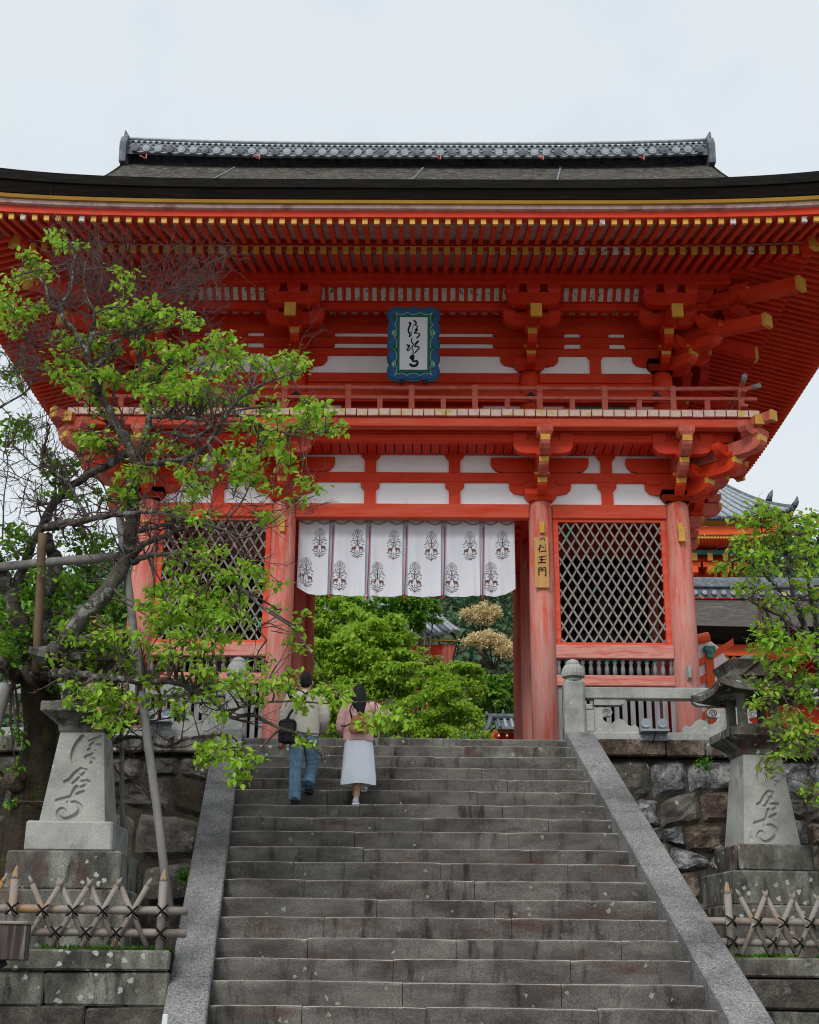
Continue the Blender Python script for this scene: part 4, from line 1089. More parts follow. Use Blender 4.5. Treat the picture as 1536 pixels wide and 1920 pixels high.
# ================================================================== BAMBOO FENCES
def bam(m, a, b, r, nodes=True, tip=False):
    A = Vector(a); B = Vector(b); n = max(2, int((B-A).length/.27)); pts = []; rr = []
    for i in range(n+1):
        t = i/n
        for dt, k in ((-.006, 1), (0, 1.12), (.006, 1)) if 0 < i < n and nodes else ((0, 1),):
            pts.append(A.lerp(B, max(0, min(1, t+dt/(B-A).length*1.5)))); rr.append(r*k)
    m.tube(pts, rr, 10)
def knot(par, x, y, z, r):
    m = M()
    for sg in (1, -1):
        pts = [(x+sg*r*1.25*math.cos(a), y-r*.9-.03*0-abs(math.sin(a*1))*.0-.02, z+r*1.25*math.cos(a)) for a in (0, PI)]
        P = [(x-sg*r*1.15, y-r*.6, z-r*1.15), (x-sg*r*.5, y-r*1.75, z-r*.5), (x+sg*r*.5, y-r*1.75, z+r*.5), (x+sg*r*1.15, y-r*.6, z+r*1.15)]
        m.tube(P, .0055, 5)
        m.tube([(p[0]+.012, p[1], p[2]) for p in P], .005, 5)
    m.tube([(x, y-r*1.8, z), (x+.02, y-r*1.9, z-.05), (x+.05, y-r*1.7, z-.075)], .005, 4)
    m.tube([(x, y-r*1.8, z), (x-.03, y-r*1.9, z-.04), (x-.055, y-r*1.7, z-.05)], .005, 4)
    m.obj('rope_knot', ROPE, par)
def bamboo_fence(loc, rz, xL, xR, posts, cross, label):
    f = empty('bamboo_fence', loc, rz, label, 'fence', 'bamboo fences on the terrace walls')
    r = .039
    for z in (.155, .355):
        m = M(); bam(m, (xL, 0, z), (xR, 0, z+random.uniform(-.01, .01)), r); m.obj('rail', BAMBOO, f)
        for xx in (xR, xL):
            m = M(); m.tube([(xx-.002 if xx == xL else xx+.002, 0, z), (xx-.003 if xx == xL else xx+.003, 0, z)], r*.7, 10); m.obj('cut_end', DARK, f)
    for x in posts:
        m = M(); bam(m, (x, -.075, -.03), (x, -.075, .62), .038); 
        m.tube([(x, -.075, .62), (x, -.070, .66), (x+.004, -.058, .74)], [.038, .032, .006], 10); o = m.obj('post', BAMBOO, f)
        q = M(); q.prism([(x-.022, .63), (x+.022, .63), (x+.004, .735)], 'y', -.104, -.098); q.obj('cut_face', BAMBOO_IN, o)
        for z in (.155, .355): knot(f, x, -.075, z, .045)
    for i, x in enumerate(cross):
        for sg in (1, -1):
            j = random.uniform(-.012, .012); yy = -.0+.055*sg*0+(.062 if sg > 0 else .03)*-1
            A = Vector((x-sg*.155+j, yy+.01, .03)); B = Vector((x+sg*.125+j, yy, .575+random.uniform(-.02, .02)))
            m = M(); bam(m, A, B, .026); d = (B-A).normalized(); m.tube([B, B+d*.05, B+d*.085+Vector((0, .012, 0))], [.026, .018, .005], 9); o = m.obj('crossed_stick', BAMBOO, f)
        knot(f, x, -.07, .345, .042)
        if i < len(cross)-1: knot(f, (x+cross[i+1])/2, -.07, .155, .042)
    return f
p = at(299, 1777, 13.15)
bamboo_fence((p.x, p.y, 1.80), math.atan(TR), -4.2, .24, [0, -1.36, -2.72], [-.27-k*.272 for k in range(4)]+[-1.6-k*.272 for k in range(9)], 'grey bamboo fence with crossed pointed sticks in front of the left stone lantern')
p = at(1367, 1797, 14.25)
bamboo_fence((p.x, p.y, 1.80), math.atan(TR), -.22, 4.2, [0, 1.75, 3.2], [.28+k*.278 for k in range(14)], 'grey bamboo fence with crossed pointed sticks in front of the right stone lantern')
# ================================================================== STONE LANTERNS
def engraved_face(hb, ht, z0, z1, yb, yt, strokes, par):
    """front face of the shaft as a fine grid pushed in along the strokes"""
    nu, nv = 110, 170
    u = np.linspace(-1, 1, nu+1); v = np.linspace(0, 1, nv+1); U, V_ = np.meshgrid(u, v)
    hw = hb+(ht-hb)*V_; X = U*hw; Z = z0+(z1-z0)*V_; Y = yb+(yt-yb)*V_
    depth = np.zeros_like(X)
    for st in strokes:
        P = crom(st, 7)
        for (x, z, w) in P:
            d = np.hypot(X-x, Z-z); depth = np.maximum(depth, np.clip((w-d)/(w*.30+1e-6), 0, 1)*min(.045, w*1.2))
    Y = Y+depth+rng.normal(0, .0007, X.shape)
    Vt = np.stack([X, Y, Z], -1).reshape(-1, 3); idx = np.arange((nu+1)*(nv+1)).reshape(nv+1, nu+1)
    Q = np.stack([idx[:-1, :-1], idx[:-1, 1:], idx[1:, 1:], idx[1:, :-1]], -1).reshape(-1, 4)
    return link('engraved_face', np_mesh('engraved_face', Vt, Q, GRAN, True), par)
LST = [[(430,355,15),(410,390,17),(396,435,17),(395,475,14),(408,497,9)],
       [(468,376,8),(500,362,10),(525,350,10)], [(520,352,9),(492,385,12),(478,402,11),(520,398,10),(528,405,8)], [(520,402,8),(470,425,11),(500,432,10),(488,452,11),(460,468,12),(500,478,11),(492,496,12)],
       [(440,532,11),(412,560,13),(392,592,14),(368,606,9),(400,612,8)], [(440,532,8),(468,540,10),(440,580,12),(412,612,11),(440,602,9),(484,602,13),(472,622,12),(452,632,9)], [(430,560,8),(455,575,9)],
       [(340,706,11),(368,698,12),(405,685,12),(465,658,12)], [(428,632,13),(412,672,12),(400,700,11),(398,718,9),(430,716,12),(458,738,15),(455,770,16),(420,798,15),(380,806,13),(355,785,11),(354,762,11),(372,750,10),(390,765,8)]]
def stone_lantern(loc, rz, label, dark, SH=1.08):
    L = empty('stone_lantern', loc, rz, label, 'stone lantern', 'stone lanterns flanking the stairs')
    S = 1.30
    for (h, a, b, mt, ch) in ((.70, 0, .60, GRAN_W, .02), (.585, .60, .99, GRAN_W, .02), (.455, .995, S, dark, .02)):
        m = M(); m.cbox(-h, h, -h, h, a, b, ch, .004); m.obj('base_block', mt, L)
    hb, ht, z0, z1 = .345, .235, S, S+SH
    m = M(); c = .012
    def ring(h, z, y): return [(-h, -h, z), (h, -h, z), (h, h, z), (-h, h, z)]
    m.add(ring(hb, z0, 0)+ring(ht, z1, 0), [(1,2,6,5), (2,3,7,6), (3,0,4,7), (4,5,6,7)]); sh = m.obj('shaft', GRAN, L)
    st = []
    for s_ in LST:
        st.append([((u-420)/495*1.08*.98-.015, z0+(820-v)/495*SH, w/495*1.08*.85) for u, v, w in s_])
    engraved_face(hb, ht, z0, z1, -hb, -ht, st, sh)
    m = M(); m.frustum(0, 0, z1, z1+.06, .25, .25, .26, .26); m.frustum(0, 0, z1+.06, z1+.10, .26, .26, .30, .30); m.frustum(0, 0, z1+.10, z1+.19, .30, .30, .42, .42); m.cbox(-.43, .43, -.43, .43, z1+.19, z1+.30, .012)
    m.frustum(0, 0, z1+.30, z1+.335, .38, .38, .28, .28); m.obj('platform_stone', GRAN_W, L)
    fz = z1+.32; m = M(); m.cbox(-.26, .26, -.26, .26, fz, fz+.05, .008)
    for sx in (-1, 1):
        for sy in (-1, 1): m.cbox(sx*.25-.05*(1 if sx > 0 else -1)-.05, sx*.25-.05*(1 if sx > 0 else -1)+.05, sy*.20-.05, sy*.20+.05, fz+.04, fz+.40, .01)
    m.cbox(-.25, .25, -.25, .25, fz+.385, fz+.43, .006); m.obj('fire_box', GRAN_W, L)
    rz0 = fz+.40; m = M()
    def roof_fn(u, v):   # v 0 eave .. 1 neck ; u around
        a = u*4; k = int(a) % 4; t = (a-int(a))*2-1
        h = .58*(1-v)**1.25+.30*(1-(1-v)**1.25); 
        zz = rz0+.07+.25*(v**1.5)+(.07*abs(t)**3)*(1-v)
        bow = 1-.06*(1-t*t)*(1-v)
        x, y = {0: (t*h, -h*bow), 1: (h*bow, t*h), 2: (-t*h, h*bow), 3: (-h*bow, -t*h)}[k]
        return (x, y, zz)
    m.grid(lambda u, v: roof_fn(min(u, .99999), v), 48, 8)
    def under(u, v):
        x, y, z = roof_fn(min(u, .99999), 0); f = 1-.68*v
        return (x*f, y*f, z-.07-(z-.07-rz0-.005)*v)
    m.grid(lambda u, v: (lambda p: (p[0], p[1], p[2]-.07*(1-v)))(roof_fn(min(u, .99999), 0)), 48, 1)
    m.grid(lambda u, v: under(u, 1-v), 48, 4)
    m.obj('lantern_roof', GRAN_W, L)
    t0 = rz0+.30
    m = M(); m.frustum(0, 0, t0, t0+.12, .30, .30, .36, .36); m.frustum(0, 0, t0+.12, t0+.145, .36, .36, .31, .31); m.obj('roof_crown', GRAN_W, L)
    m = M(); m.add([(-.26, -.47, rz0+.20), (.26, -.47, rz0+.20), (0, -.42, rz0+.40), (-.26, -.30, rz0+.24), (.26, -.30, rz0+.24), (0, -.25, rz0+.42)], [(0, 1, 2), (0, 2, 5, 3), (1, 4, 5, 2)])
    m.tube([(-.30, -.49, rz0+.19), (0, -.44, rz0+.42), (.30, -.49, rz0+.19)], .02, 6); m.obj('gable_relief', GRAN_W, L)
    m = M(); m.lathe([(.20, t0+.14), (.22, t0+.16), (.17, t0+.20), (.10, t0+.23), (.04, t0+.25)], n=14); m.obj('finial', GRAN_W, L)
    return L
stone_lantern((-3.72, 14.75, 1.80), .03, 'left stone lantern with carved characters on its tapering shaft, half hidden by the plum tree', GRAN, .97)
stone_lantern((4.06, 16.62, 1.80), .12, 'right stone lantern with carved characters and curved roof under bright maple leaves', GRAN_W)
# ================================================================== STONE BALUSTRADE AT THE TOP
SCR = [(0, .125), (.62, .125), (.62, .19), (.57, .235), (.52, .21), (.47, .23), (.42, .295), (.35, .32), (.29, .29), (.24, .245), (.19, .25), (.12, .30), (.115, .34), (.17, .35), (.235, .36), (.26, .41), (.235, .455), (.16, .475), (0, .475)]
for s in (-1, 1):
    bx = 2.14 if s > 0 else -2.71
    bl = empty('stone_balustrade', (bx, 19.16, ZL), 0, 'granite balustrade with ribbed post cap and scrolls at the %s of the stair head' % ('right' if s > 0 else 'left'), 'balustrade', 'stone balustrades at the stair head')
    def bb(a, b, y0, y1, z0, z1, name='base_slab', c=.012):
        a, b = sorted((s*a, s*b)); q = M(); q.cbox(a, b, y0, y1, z0, z1, c); return q.obj(name, GRAN, bl)
    m = M(); m.cbox(-.148, .148, -.148, .148, 0, .86, .035); m.lathe([(.14, .86), (.115, .885), (.115, .905)], n=20); po = m.obj('end_post', GRAN, bl)
    m = M(); m.lathe([(.11, .905), (.168, .925), (.172, .97), (.155, 1.04), (.118, 1.10), (.10, 1.105)], n=36, flute=-.07, smooth=False); m.lathe([(.10, 1.10), (.105, 1.125), (.075, 1.165), (.03, 1.185)], n=16); m.obj('ribbed_cap', GRAN, po)
    bb(.15, 7, -.10, .10, 0, .12)
    bb(.148, 7, -.10, .10, .60, .765, 'top_beam')
    x = .15
    for pier in range(4):
        if pier == 0: bb(x, x+.13, -.085, .085, .12, .44, 'pier'); bb(x, x+.11, -.095, .095, .44, .52, 'pier_cap'); x1 = x+.13
        else: bb(x, x+.22, -.11, .11, .12, .47, 'pier', .01); bb(x+.02, x+.20, -.085, .085, .47, .53, 'pier_neck'); bb(x-.02, x+.24, -.115, .115, .53, .6, 'pier_cap'); x1 = x+.22
        for d in ((1,) if pier == 0 else (1, -1)):
            ox = x1 if d > 0 else x
            pr = [(s*(ox+d*p_[0]), p_[1]) for p_ in SCR]
            if s*d < 0: pr = pr[::-1]
            m = M(); m.prism(pr, 'y', -.06, .06); so_ = m.obj('scroll_panel', GRAN, bl)
            cxs, czs = s*(ox+d*.165), .405
            m = M(); m.tube([(cxs+s*d*(.06-.0035*a)*math.cos(a*.75), -.062, czs+(.055-.003*a)*math.sin(a*.75)) for a in np.linspace(0, 14, 22)], .007, 5); m.obj('scroll_line', GRAN_W, so_)
            a0, a1 = sorted((s*(ox-d*.02), s*(ox+d*.46)))
            h = [(0, .595), (0, .51), (.36, .51), (.41, .525), (.445, .555), (.45, .595)]
            pr = [(s*(ox+d*p_[0]), p_[1]) for p_ in h]
            if s*d < 0: pr = pr[::-1]
            m = M(); m.prism(pr, 'y', -.075, .075); m.obj('curved_bracket', GRAN, bl)
        x = x1+(1.86 if pier == 0 else 1.9)
# twin floodlights on brackets
for (px, py, Y, side) in ((1226, 1368, 18.86, 'right'), (297, 1350, 18.86, 'left')):
    p = at(px, py, Y)
    f = empty('floodlight_pair', (p.x, p.y, p.z-.05), 0, 'pair of small grey floodlights on a metal bracket against the %s balustrade' % side, 'floodlight', 'floodlights on the balustrades')
    m = M(); m.cbox(-.20, .20, -.16, .10, 0, .035, .006); m.cbox(-.19, .19, .03, .05, -.10, 0, .004); m.obj('bracket', STEEL, f)
    for sx in (-.115, .115):
        m = M(); m.lathe([(.03, .035), (.03, .06), (.05, .07), (.06, .10)], c=(sx, 0), n=10)
        m.tube([(sx, .05, .12), (sx, -.05, .125), (sx, -.08, .13)], [.045, .06, .066], 14); hd = m.obj('lamp_head', STEEL, f)
        q = M(); q.tube([(sx, -.081, .13), (sx, -.086, .13)], .055, 14); q.obj('lens', GLASS, hd)
        for i in range(4):
            q = M(); q.tube([(sx, .045-.02*i, .122), (sx, .050-.02*i, .122)], .058, 12); q.obj('cooling_fin', STEEL, hd)
    for sx in (-.10, .10):
        m = M(); m.tube([(sx, .028, -.05), (sx, .02, -.05)], .012, 8); m.obj('bolt', PLQW, f)
    m = M(); m.tube([(.0, -.02, .06), (.01, -.1, .0), (-.01, .0, -.10), (-.03, .02, -.13)], .008, 6); m.obj('cable', BLACK, f)
# weathered box on an iron arm at the left edge, thin white post
p = at(14, 1764, 11.0)
bxo = empty('weathered_wooden_box', (p.x, p.y, p.z), .12, 'weathered dark wooden box on a black iron arm at the left edge', 'box')
m = M(); m.cbox(-.22, .155, -.12, .12, -.145, .12, .008); m.obj('box_body', material('streaked_old_wood', [(.035,.026,.024), (.07,.055,.05), (.20,.19,.18)], (26,26,1.2), rough=.85, lo=.38, hi=.68), bxo)
m = M(); m.cbox(-.235, .17, -.135, .135, .12, .145, .006); m.obj('lid', LATT, bxo)
m = M(); m.tube([(-.6, .05, -.5), (-.3, 0, -.35), (-.1, 0, -.22), (0, 0, -.15)], .035, 8); m.tube([(-.5, .05, -.2), (-.25, 0, -.25), (-.1, 0, -.22)], .02, 8); m.obj('iron_arm', BLACK, bxo)
p = at(309, 1925, 12.2)
m = M(); m.cbox(-.022, .022, -.015, .015, -p.z, .10, .004); tag(m.obj('marker_post', PLQW, loc=(p.x, p.y, p.z)), 'thin white marker post at the foot of the left stringer', 'post')
# ================================================================== LEAVES
LT = np.array([[0,0,0],[-.30,.35,.05],[0,.38,-.03],[.30,.35,.05],[-.26,.68,.03],[0,.72,-.05],[.26,.68,.03],[0,1.05,-.10]], float)
LF = np.array([[0,2,1,1],[0,3,2,2],[1,2,5,4],[2,3,6,5],[4,5,7,7],[5,6,7,7]])
def leaf_obj(name, C3, size, mat, parent=None, droop=.5, jit=.48, wide=1.0, simple=False, updir=None):
    """leaves at the points C3 (n,3); each a small folded blade"""
    n = len(C3); 
    yaw = rng.uniform(0, 2*PI, n); pit = rng.normal(-droop, .55, n); rol = rng.normal(0, .5, n)
    cy, sy, cp, sp_, cr, sr = np.cos(yaw), np.sin(yaw), np.cos(pit), np.sin(pit), np.cos(rol), np.sin(rol)
    # basis: forward f, side s, normal n
    f = np.stack([-sy*cp, cy*cp, sp_], -1); s0 = np.stack([cy, sy, 0*cy], -1); n0 = np.cross(s0, f)
    s_ = s0*cr[:, None]+n0*sr[:, None]; n_ = np.cross(s_, f)
    sz = size*(1+rng.uniform(-jit, jit, n))
    if simple: T_ = np.array([[0,0,0],[-.33,.5,.04],[0,1,-.06],[.33,.5,.04]], float); FF = np.array([[0,3,2,1]])
    else: T_ = LT; FF = LF
    T_ = T_.copy(); T_[:, 0] *= wide
    V = (T_[None, :, 0, None]*s_[:, None, :]+T_[None, :, 1, None]*f[:, None, :]+T_[None, :, 2, None]*n_[:, None, :])*sz[:, None, None]+np.asarray(C3)[:, None, :]
    k = T_.shape[0]
    if simple:
        Fq = (FF[None]+np.arange(n)[:, None, None]*k).reshape(-1, 4)
        me = np_mesh(name, V.reshape(-1, 3), Fq, mat)
    else:
        tri = np.array([[0,2,1],[0,3,2],[1,2,5],[1,5,4],[2,3,6],[2,6,5],[4,5,7],[5,6,7]])
        Fq = (tri[None]+np.arange(n)[:, None, None]*k).reshape(-1, 3)
        me = np_mesh(name, V.reshape(-1, 3), Fq, mat)
    return link(name, me, parent)
def shell_points(c, r, n, lo=.72):
    d = rng.normal(size=(n, 3)); d /= np.linalg.norm(d, axis=1)[:, None]
    rr = rng.uniform(lo, 1.02, n)**.8
    return np.asarray(c)+d*rr[:, None]*np.asarray(r)
# ================================================================== BEHIND THE GATE
def bg_tree(name, base, trunk_h, lobes, leaf, size, mat, label, cat='tree', group=None, nper=900, wide=1.0):
    t = empty(name, base, 0, label, cat, group)
    m = M()
    top = Vector((0, 0, trunk_h)); m.tube([(0, 0, -.3), (.05, 0, trunk_h*.5), top], [.16, .13, .10], 8)
    for (x, y, z, r) in lobes[:8]:
        m.tube([top*.7, Vector((x*.5, y*.5, (trunk_h*.7+z)/2)), (x, y, z)], [.08, .05, .02], 6)
    m.obj('trunk', TREEBARK, t)
    pts = []
    for (x, y, z, r) in lobes:
        # each lobe is built of small leaf sprays so that gaps and shade show
        k = max(6, int(26*r*r)); cs = shell_points((x, y, z), (r, r, r*.8), k, .55)
        for c in cs:
            q = rng.normal(size=(int(nper/k*r*r)+6, 3))*np.array([.17, .17, .075])*max(.5, r)*1.1; q[:, 2] -= .35*(q[:, 0]**2+q[:, 1]**2)
            pts.append(c+q)
    leaf_obj('foliage', np.concatenate(pts), size, mat, t, droop=.6, simple=True, wide=wide)['kind'] = 'stuff'
    return t
def px_lobe(px, py, Y, rpx, base):
    p = at(px, py, Y); r = rpx/F*(Y*.95+(p.z-1.6)*.33); return (p.x-base[0], p.y-base[1], p.z-base[2], r)
def tree_px(name, basepx, Y, lobes, **k):
    b = at(basepx, 1300, Y); base = (b.x, Y, ZL)
    L_ = [px_lobe(x, y, Y+dy, r, base) for (x, y, r, dy) in lobes]
    return bg_tree(name, base, 2.2, L_, **k)
MK = dict(leaf=None, size=.13)
tree_px('maple_tree', 655, 47, [(640,1165,45,0),(600,1180,40,.5),(605,1140,34,.5),(650,1135,30,0),(720,1180,40,0),(745,1245,36,-.5),(660,1210,46,-1.5),(690,1190,45,-.5),(740,1215,38,0),(755,1285,36,-1),(730,1310,36,-1.2),(620,1230,48,-1),(675,1250,50,-1.2),(725,1270,45,-1),(600,1290,45,-1),(650,1310,50,-1.5),(590,1240,40,0),(700,1330,45,-1),(610,1350,45,-1),(560,1250,45,0)], mat=MAPLE, label='big bright green maple seen through the gateway, left half', nper=5200, leaf=None, size=.15)
tree_px('maple_tree', 800, 45, [(770,1260,34,0),(810,1275,36,-.5),(860,1270,34,0),(885,1262,22,.4),(840,1310,42,-1),(780,1320,42,-1),(730,1340,40,-.6),(870,1340,30,-.8),(810,1360,42,-1),(760,1370,36,-1),(895,1290,18,0)], mat=MAPLE, label='low bright green maple under the belfry, seen through the gateway', nper=4600, leaf=None, size=.13)
tree_px('maple_tree', 790, 49, [(775,1235,20,0),(800,1245,22,0),(790,1225,16,0),(815,1240,14,0),(785,1285,22,0),(775,1260,22,-.4)], mat=MAPLE_R, label='small maple with reddish young leaves below the belfry eave', nper=3500, leaf=None, size=.12)
tree_px('maple_tree', 900, 43, [(890,1366,20,0),(865,1375,18,0),(905,1378,14,.3)], mat=MAPLE, label='small green bush beside the low tiled roof', nper=1500, leaf=None, size=.10)
tree_px('maple_tree', 770, 51.5, [(785,1140,32,0),(730,1140,38,0),(800,1150,22,-.4),(765,1165,26,0),(700,1130,40,0),(650,1120,40,0),(770,1120,34,0),(815,1135,16,-.3)], mat=LEAF_D, label='darker green tree behind the big maple, left of the tiled belfry roof', nper=2000, leaf=None, size=.18)
tree_px('pine_tree', 930, 62, [(915,1285,28,0),(945,1280,26,0),(930,1305,24,-.5),(950,1325,18,0),(900,1310,22,.5),(930,1335,20,.5)], mat=LEAF_D, label='layered mid green tree above the low tiled roof', nper=1800, leaf=None, size=.22)
# --- tiled roof helper: rows of round tiles over a curved slope
def tiled_slope(par, fn, nrow, nseg, r, eave=True, cover=TILE_LT, base=TILE):
    m = M(); m.grid(lambda u, v: fn(u, v), max(8, nrow), nseg); m.obj('roof_bed', base, par)
    for k in range(nrow):
        u = (k+.5)/nrow; P = [Vector(fn(u, v/nseg))+Vector((0, 0, r*.45)) for v in range(nseg+1)]
        q = M(); q.tube(P, r, 6); q.obj('tile_row', cover if (k % 3) else base, par)
# belfry right of the maples
b0 = at(856, 1196, 53.0)
bel = empty('belfry', (b0.x, 53.0, ZL), 0, 'vermilion belfry with grey tiled roof corner behind the maples', 'bell tower')
zc = b0.z-ZL
def bf(u, v):
    x = -6.5+6.5*u; d = v*3.6; return (x-(.0)-v*1.6*u, d, zc+.62*d+.07*d*d+.28*(u**6)*(1-v))
tiled_slope(bel, bf, 26, 8, .085)
m = M()
for v in np.linspace(0, 1, 15):
    p = bf(1, v); m.tube([(p[0]-.1, p[1], p[2]+.1), (p[0]+.16, p[1], p[2]+.02)], .07, 8)
m.obj('verge_tiles', TILE_LT, bel)
m = M(); m.add([(0, 0, zc-.12), (0, 0, zc+.05), (-1.6, 3.6, zc+3.1), (-1.6, 3.6, zc+2.9), (0.1, 8, zc-.12), (0.1, 8, zc+.1)], [(0, 1, 2, 3), (3, 2, 5, 4)]); m.obj('side_eave', DARK, bel)
m = M(); m.box(-6.5, -.05, .10, .18, zc-.10, zc-.05); m.obj('yellow_fascia', GOLD_STRIP, bel)
m = M(); m.box(-6.4, -.35, .35, .5, zc-.75, zc-.22); m.obj('eave_board', RED, bel)
for k in range(22):
    q = M(); q.cbox(-.75-k*.27, -.63-k*.27, -.0+.42, 1.5, zc-.78, zc-.66); o = q.obj('rafter', RED_DEEP, bel)
    q = M(); q.box(-.755-k*.27, -.625-k*.27, .40, .43, zc-.785, zc-.655); q.obj('gold_cap', GOLD, o)
m = M(); m.box(-6, -.6, 1.5, 1.6, zc-2.9, zc-.6); m.obj('wall', RED_DEEP, bel)
for k in range(18):
    q = M(); q.cbox(-.9-k*.27, -.80-k*.27, 1.4, 1.5, zc-2.8, zc-.9); q.obj('slat', RED_FADE, bel)
m = M(); m.add([(-.55, .3, zc-.2), (-.05, .3, zc-.2), (-.5, .3, zc-2.3), (-.95, .3, zc-2.3), (-.55, .8, zc-.2), (-.05, .8, zc-.2), (-.5, .8, zc-2.3), (-.95, .8, zc-2.3)], [(0, 1, 2, 3)[::-1], (4, 5, 6, 7), (1, 5, 6, 2), (0, 3, 7, 4)]); m.obj('flared_skirt_wall', RED_FADE, bel)
m = M()
for k in range(24): 
    t = k/23; m.blob((.05-.45*t, .35, zc-.2-2.1*t), (.03, .04, .04), 5, 4)
m.obj('edge_studs', PLASTER, bel)
m = M(); m.add([(-.02, .32, zc-.2), (.10, .32, zc-.2), (-.36, .32, zc-2.3), (-.48, .32, zc-2.3)], [(0, 1, 2, 3)]); m.obj('dark_edge', DARK, bel)
# low tiled roof at the foot of the right columns
c0 = at(925, 1345, 50.0)
low = empty('tiled_gatehouse', (c0.x, 50.0, ZL), 0, 'low vermilion building with dark tiled gable roof at the right edge of the gateway', 'building')
zr = c0.z-ZL+.1
def lf(u, v):
    x = .1+5*u; return (x, v*-1.5+1.2-.25, zr-.75*v+.15*v*v-.02)
tiled_slope(low, lambda u, v: lf(u, 1-v), 20, 5, .07)
m = M(); m.tube([(-.15, .95, zr+.1), (5, .95, zr+.05)], .12, 8); m.tube([(-.15, .95, zr+.1), (-.22, .95, zr+.3)], [.1, .03], 8); m.tube([(.45, .95, zr+.1), (.42, .95, zr+.38)], [.09, .03], 8); m.obj('ridge', TILE, low)
m = M(); m.tube([(-.05, .9, zr+.05), (-.2, -.1, zr-.45), (-.55, -.6, zr-1.1)], [.1, .09, .08], 8); m.obj('verge', TILE, low)
m = M(); m.add([(.0, -.3, zr-.72), (.0, -.3, zr-.60), (-.50, -.35, zr-1.5), (-.42, -.35, zr-1.6), (5, -.3, zr-.72), (5, -.3, zr-.62)], [(0, 1, 2, 3), (0, 4, 5, 1)]); m.obj('barge_board', GOLD_STRIP, low)
m = M(); m.box(-.25, 5, -.1, .0, -.2, zr-.7); m.obj('wall', RED_DEEP, low)
for k in range(14):
    q = M(); q.box(.15+k*.3, .22+k*.3, -.35, -.1, zr-.86, zr-.79); q.obj('rafter_end', PLASTER, low)
# --- wooded hill
def hill_z(x, y):
    t = max(0, (y-75)/150); crest = 60-.0009*(x-20)**2*1.0
    return 4.7+crest*(1-(1-min(1, t))**2)*.93+3*math.sin(x*.05+1)+2*math.sin(x*.11+y*.03)
m = M(); m.grid(lambda u, v: (-170+320*u, 72+190*v, hill_z(-170+320*u, 72+190*v)), 50, 30); tag(m.obj('hill', EARTH), kind='structure')
pts = []; 
for k in range(1500):
    y = 76+150*random.random()**1.1; x = random.uniform(-.62, .42)*y*1.05
    z = hill_z(x, y); r = random.uniform(2.0, 3.8)
    q = shell_points((x, y, z+r*.7), (r, r, r*1.15), 300, .8); q = q[q[:, 1] < y+r*.35]
    pts.append(q)
tag(leaf_obj('forest', np.concatenate(pts), .42, CONIF, None, droop=.5, simple=True, wide=1.3), 'dark wooded hillside behind the temple gate', 'forest', kind='stuff')
for (px, py, Y, ls, lab) in ((903, 1150, 86, [(885,1150,13),(905,1143,17),(925,1148,15),(895,1158,14),(915,1160,14),(872,1150,8)], 'upper cream-flowering tree on the wooded hillside seen through the gateway'),
                        (925, 1210, 82, [(895,1196,13),(915,1192,16),(935,1200,17),(950,1212,16),(905,1206,13),(880,1202,9),(940,1222,14),(955,1225,10)], 'lower, wider cream-flowering tree on the hillside beside the red columns')):
    b = at(px, py+30, Y); t = empty('flowering_tree', (b.x, Y, b.z-2), 0, lab, 'tree', 'flowering trees on the hillside')
    m = M(); m.tube([(0, 0, -2), (0, 0, 1.0)], [.3, .15], 8)
    pts = []
    for (x, y, r) in ls:
        p = at(x, y, Y); rr = r/F*Y*1.0
        m.tube([(0, 0, 1.5), (p.x-b.x, 0, p.z-b.z+2)], [.05, .03], 4)
        for c in shell_points((p.x-b.x, p.y-Y, p.z-(b.z-2)), (rr, rr, rr*.75), 34, .35):
            pts.append(c+rng.normal(size=(44, 3))*np.array([.13, .13, .09]))
    m.obj('trunk', DARK, t)
    leaf_obj('blossom', np.concatenate(pts), .11, BLOOM, t, simple=True, wide=1.2)['kind'] = 'stuff'
# ================================================================== RIGHT SIDE BUILDINGS
# west gate: long cypress-bark roof
g0 = at(1300, 1185, 40.0)
wg = empty('west_gate', (g0.x-1.0, 40.0, ZL), 0, 'second temple gate with long grey bark roof right of the vermilion gate', 'temple gate')
ez = g0.z-ZL+.18
def wr(u, v):
    x = -3+20*u; d = v*6.2; lf_ = .5*max(0, (x-9)/8)**2 - .18*math.exp(-((x-2)/4)**2)*0
    return (x, d, ez+.33*d+.014*d*d+(1-v)*(.03*(x-3)**2*.3)+lf_*0)
m = M(); m.grid(wr, 40, 10); m.obj('bark_roof', material('grey_bark_roof', [(.05,.043,.040), (.085,.074,.068), (.11,.10,.09)], (4,4,4), rough=.95, bump=.7, bscale=14, bdist=.03, patch=[((.17,.17,.11), (1.2,1.2,1.2), .62, .75)]), wg)
m = M(); m.grid(lambda u, v: tuple(Vector(wr(u, 0))+Vector((0, .25*v, -.36*v))), 40, 1); m.grid(lambda u, v: tuple(Vector(wr(u, 0))+Vector((0, .25+2.0*v, -.36))), 40, 1); m.obj('bark_eave_edge', BARK_EDGE, wg)
tp = wr(0, 1)
m = M(); vs = []
for i in range(41):
    p = wr(i/40, 1)
    for (y, z) in ((-.35, -.05), (-.3, .3), (-.4, .34), (-.25, .62), (0, .8), (.3, .5)): vs.append((p[0], p[1]+y, p[2]+z))
m.add(vs, [(i*6+k, (i+1)*6+k, (i+1)*6+k+1, i*6+k+1) for i in range(40) for k in range(5)]); rg = m.obj('ridge', TILE, wg)
dsc = M().tube([(0, -.06, 0), (0, .05, 0)], .09, 8).mesh('ridge_end_disc', TILE_LT)
for k in range(60):
    p = wr(k/60, 1); link('ridge_end_disc', dsc, rg, (p[0], p[1]-.38, p[2]+.12))
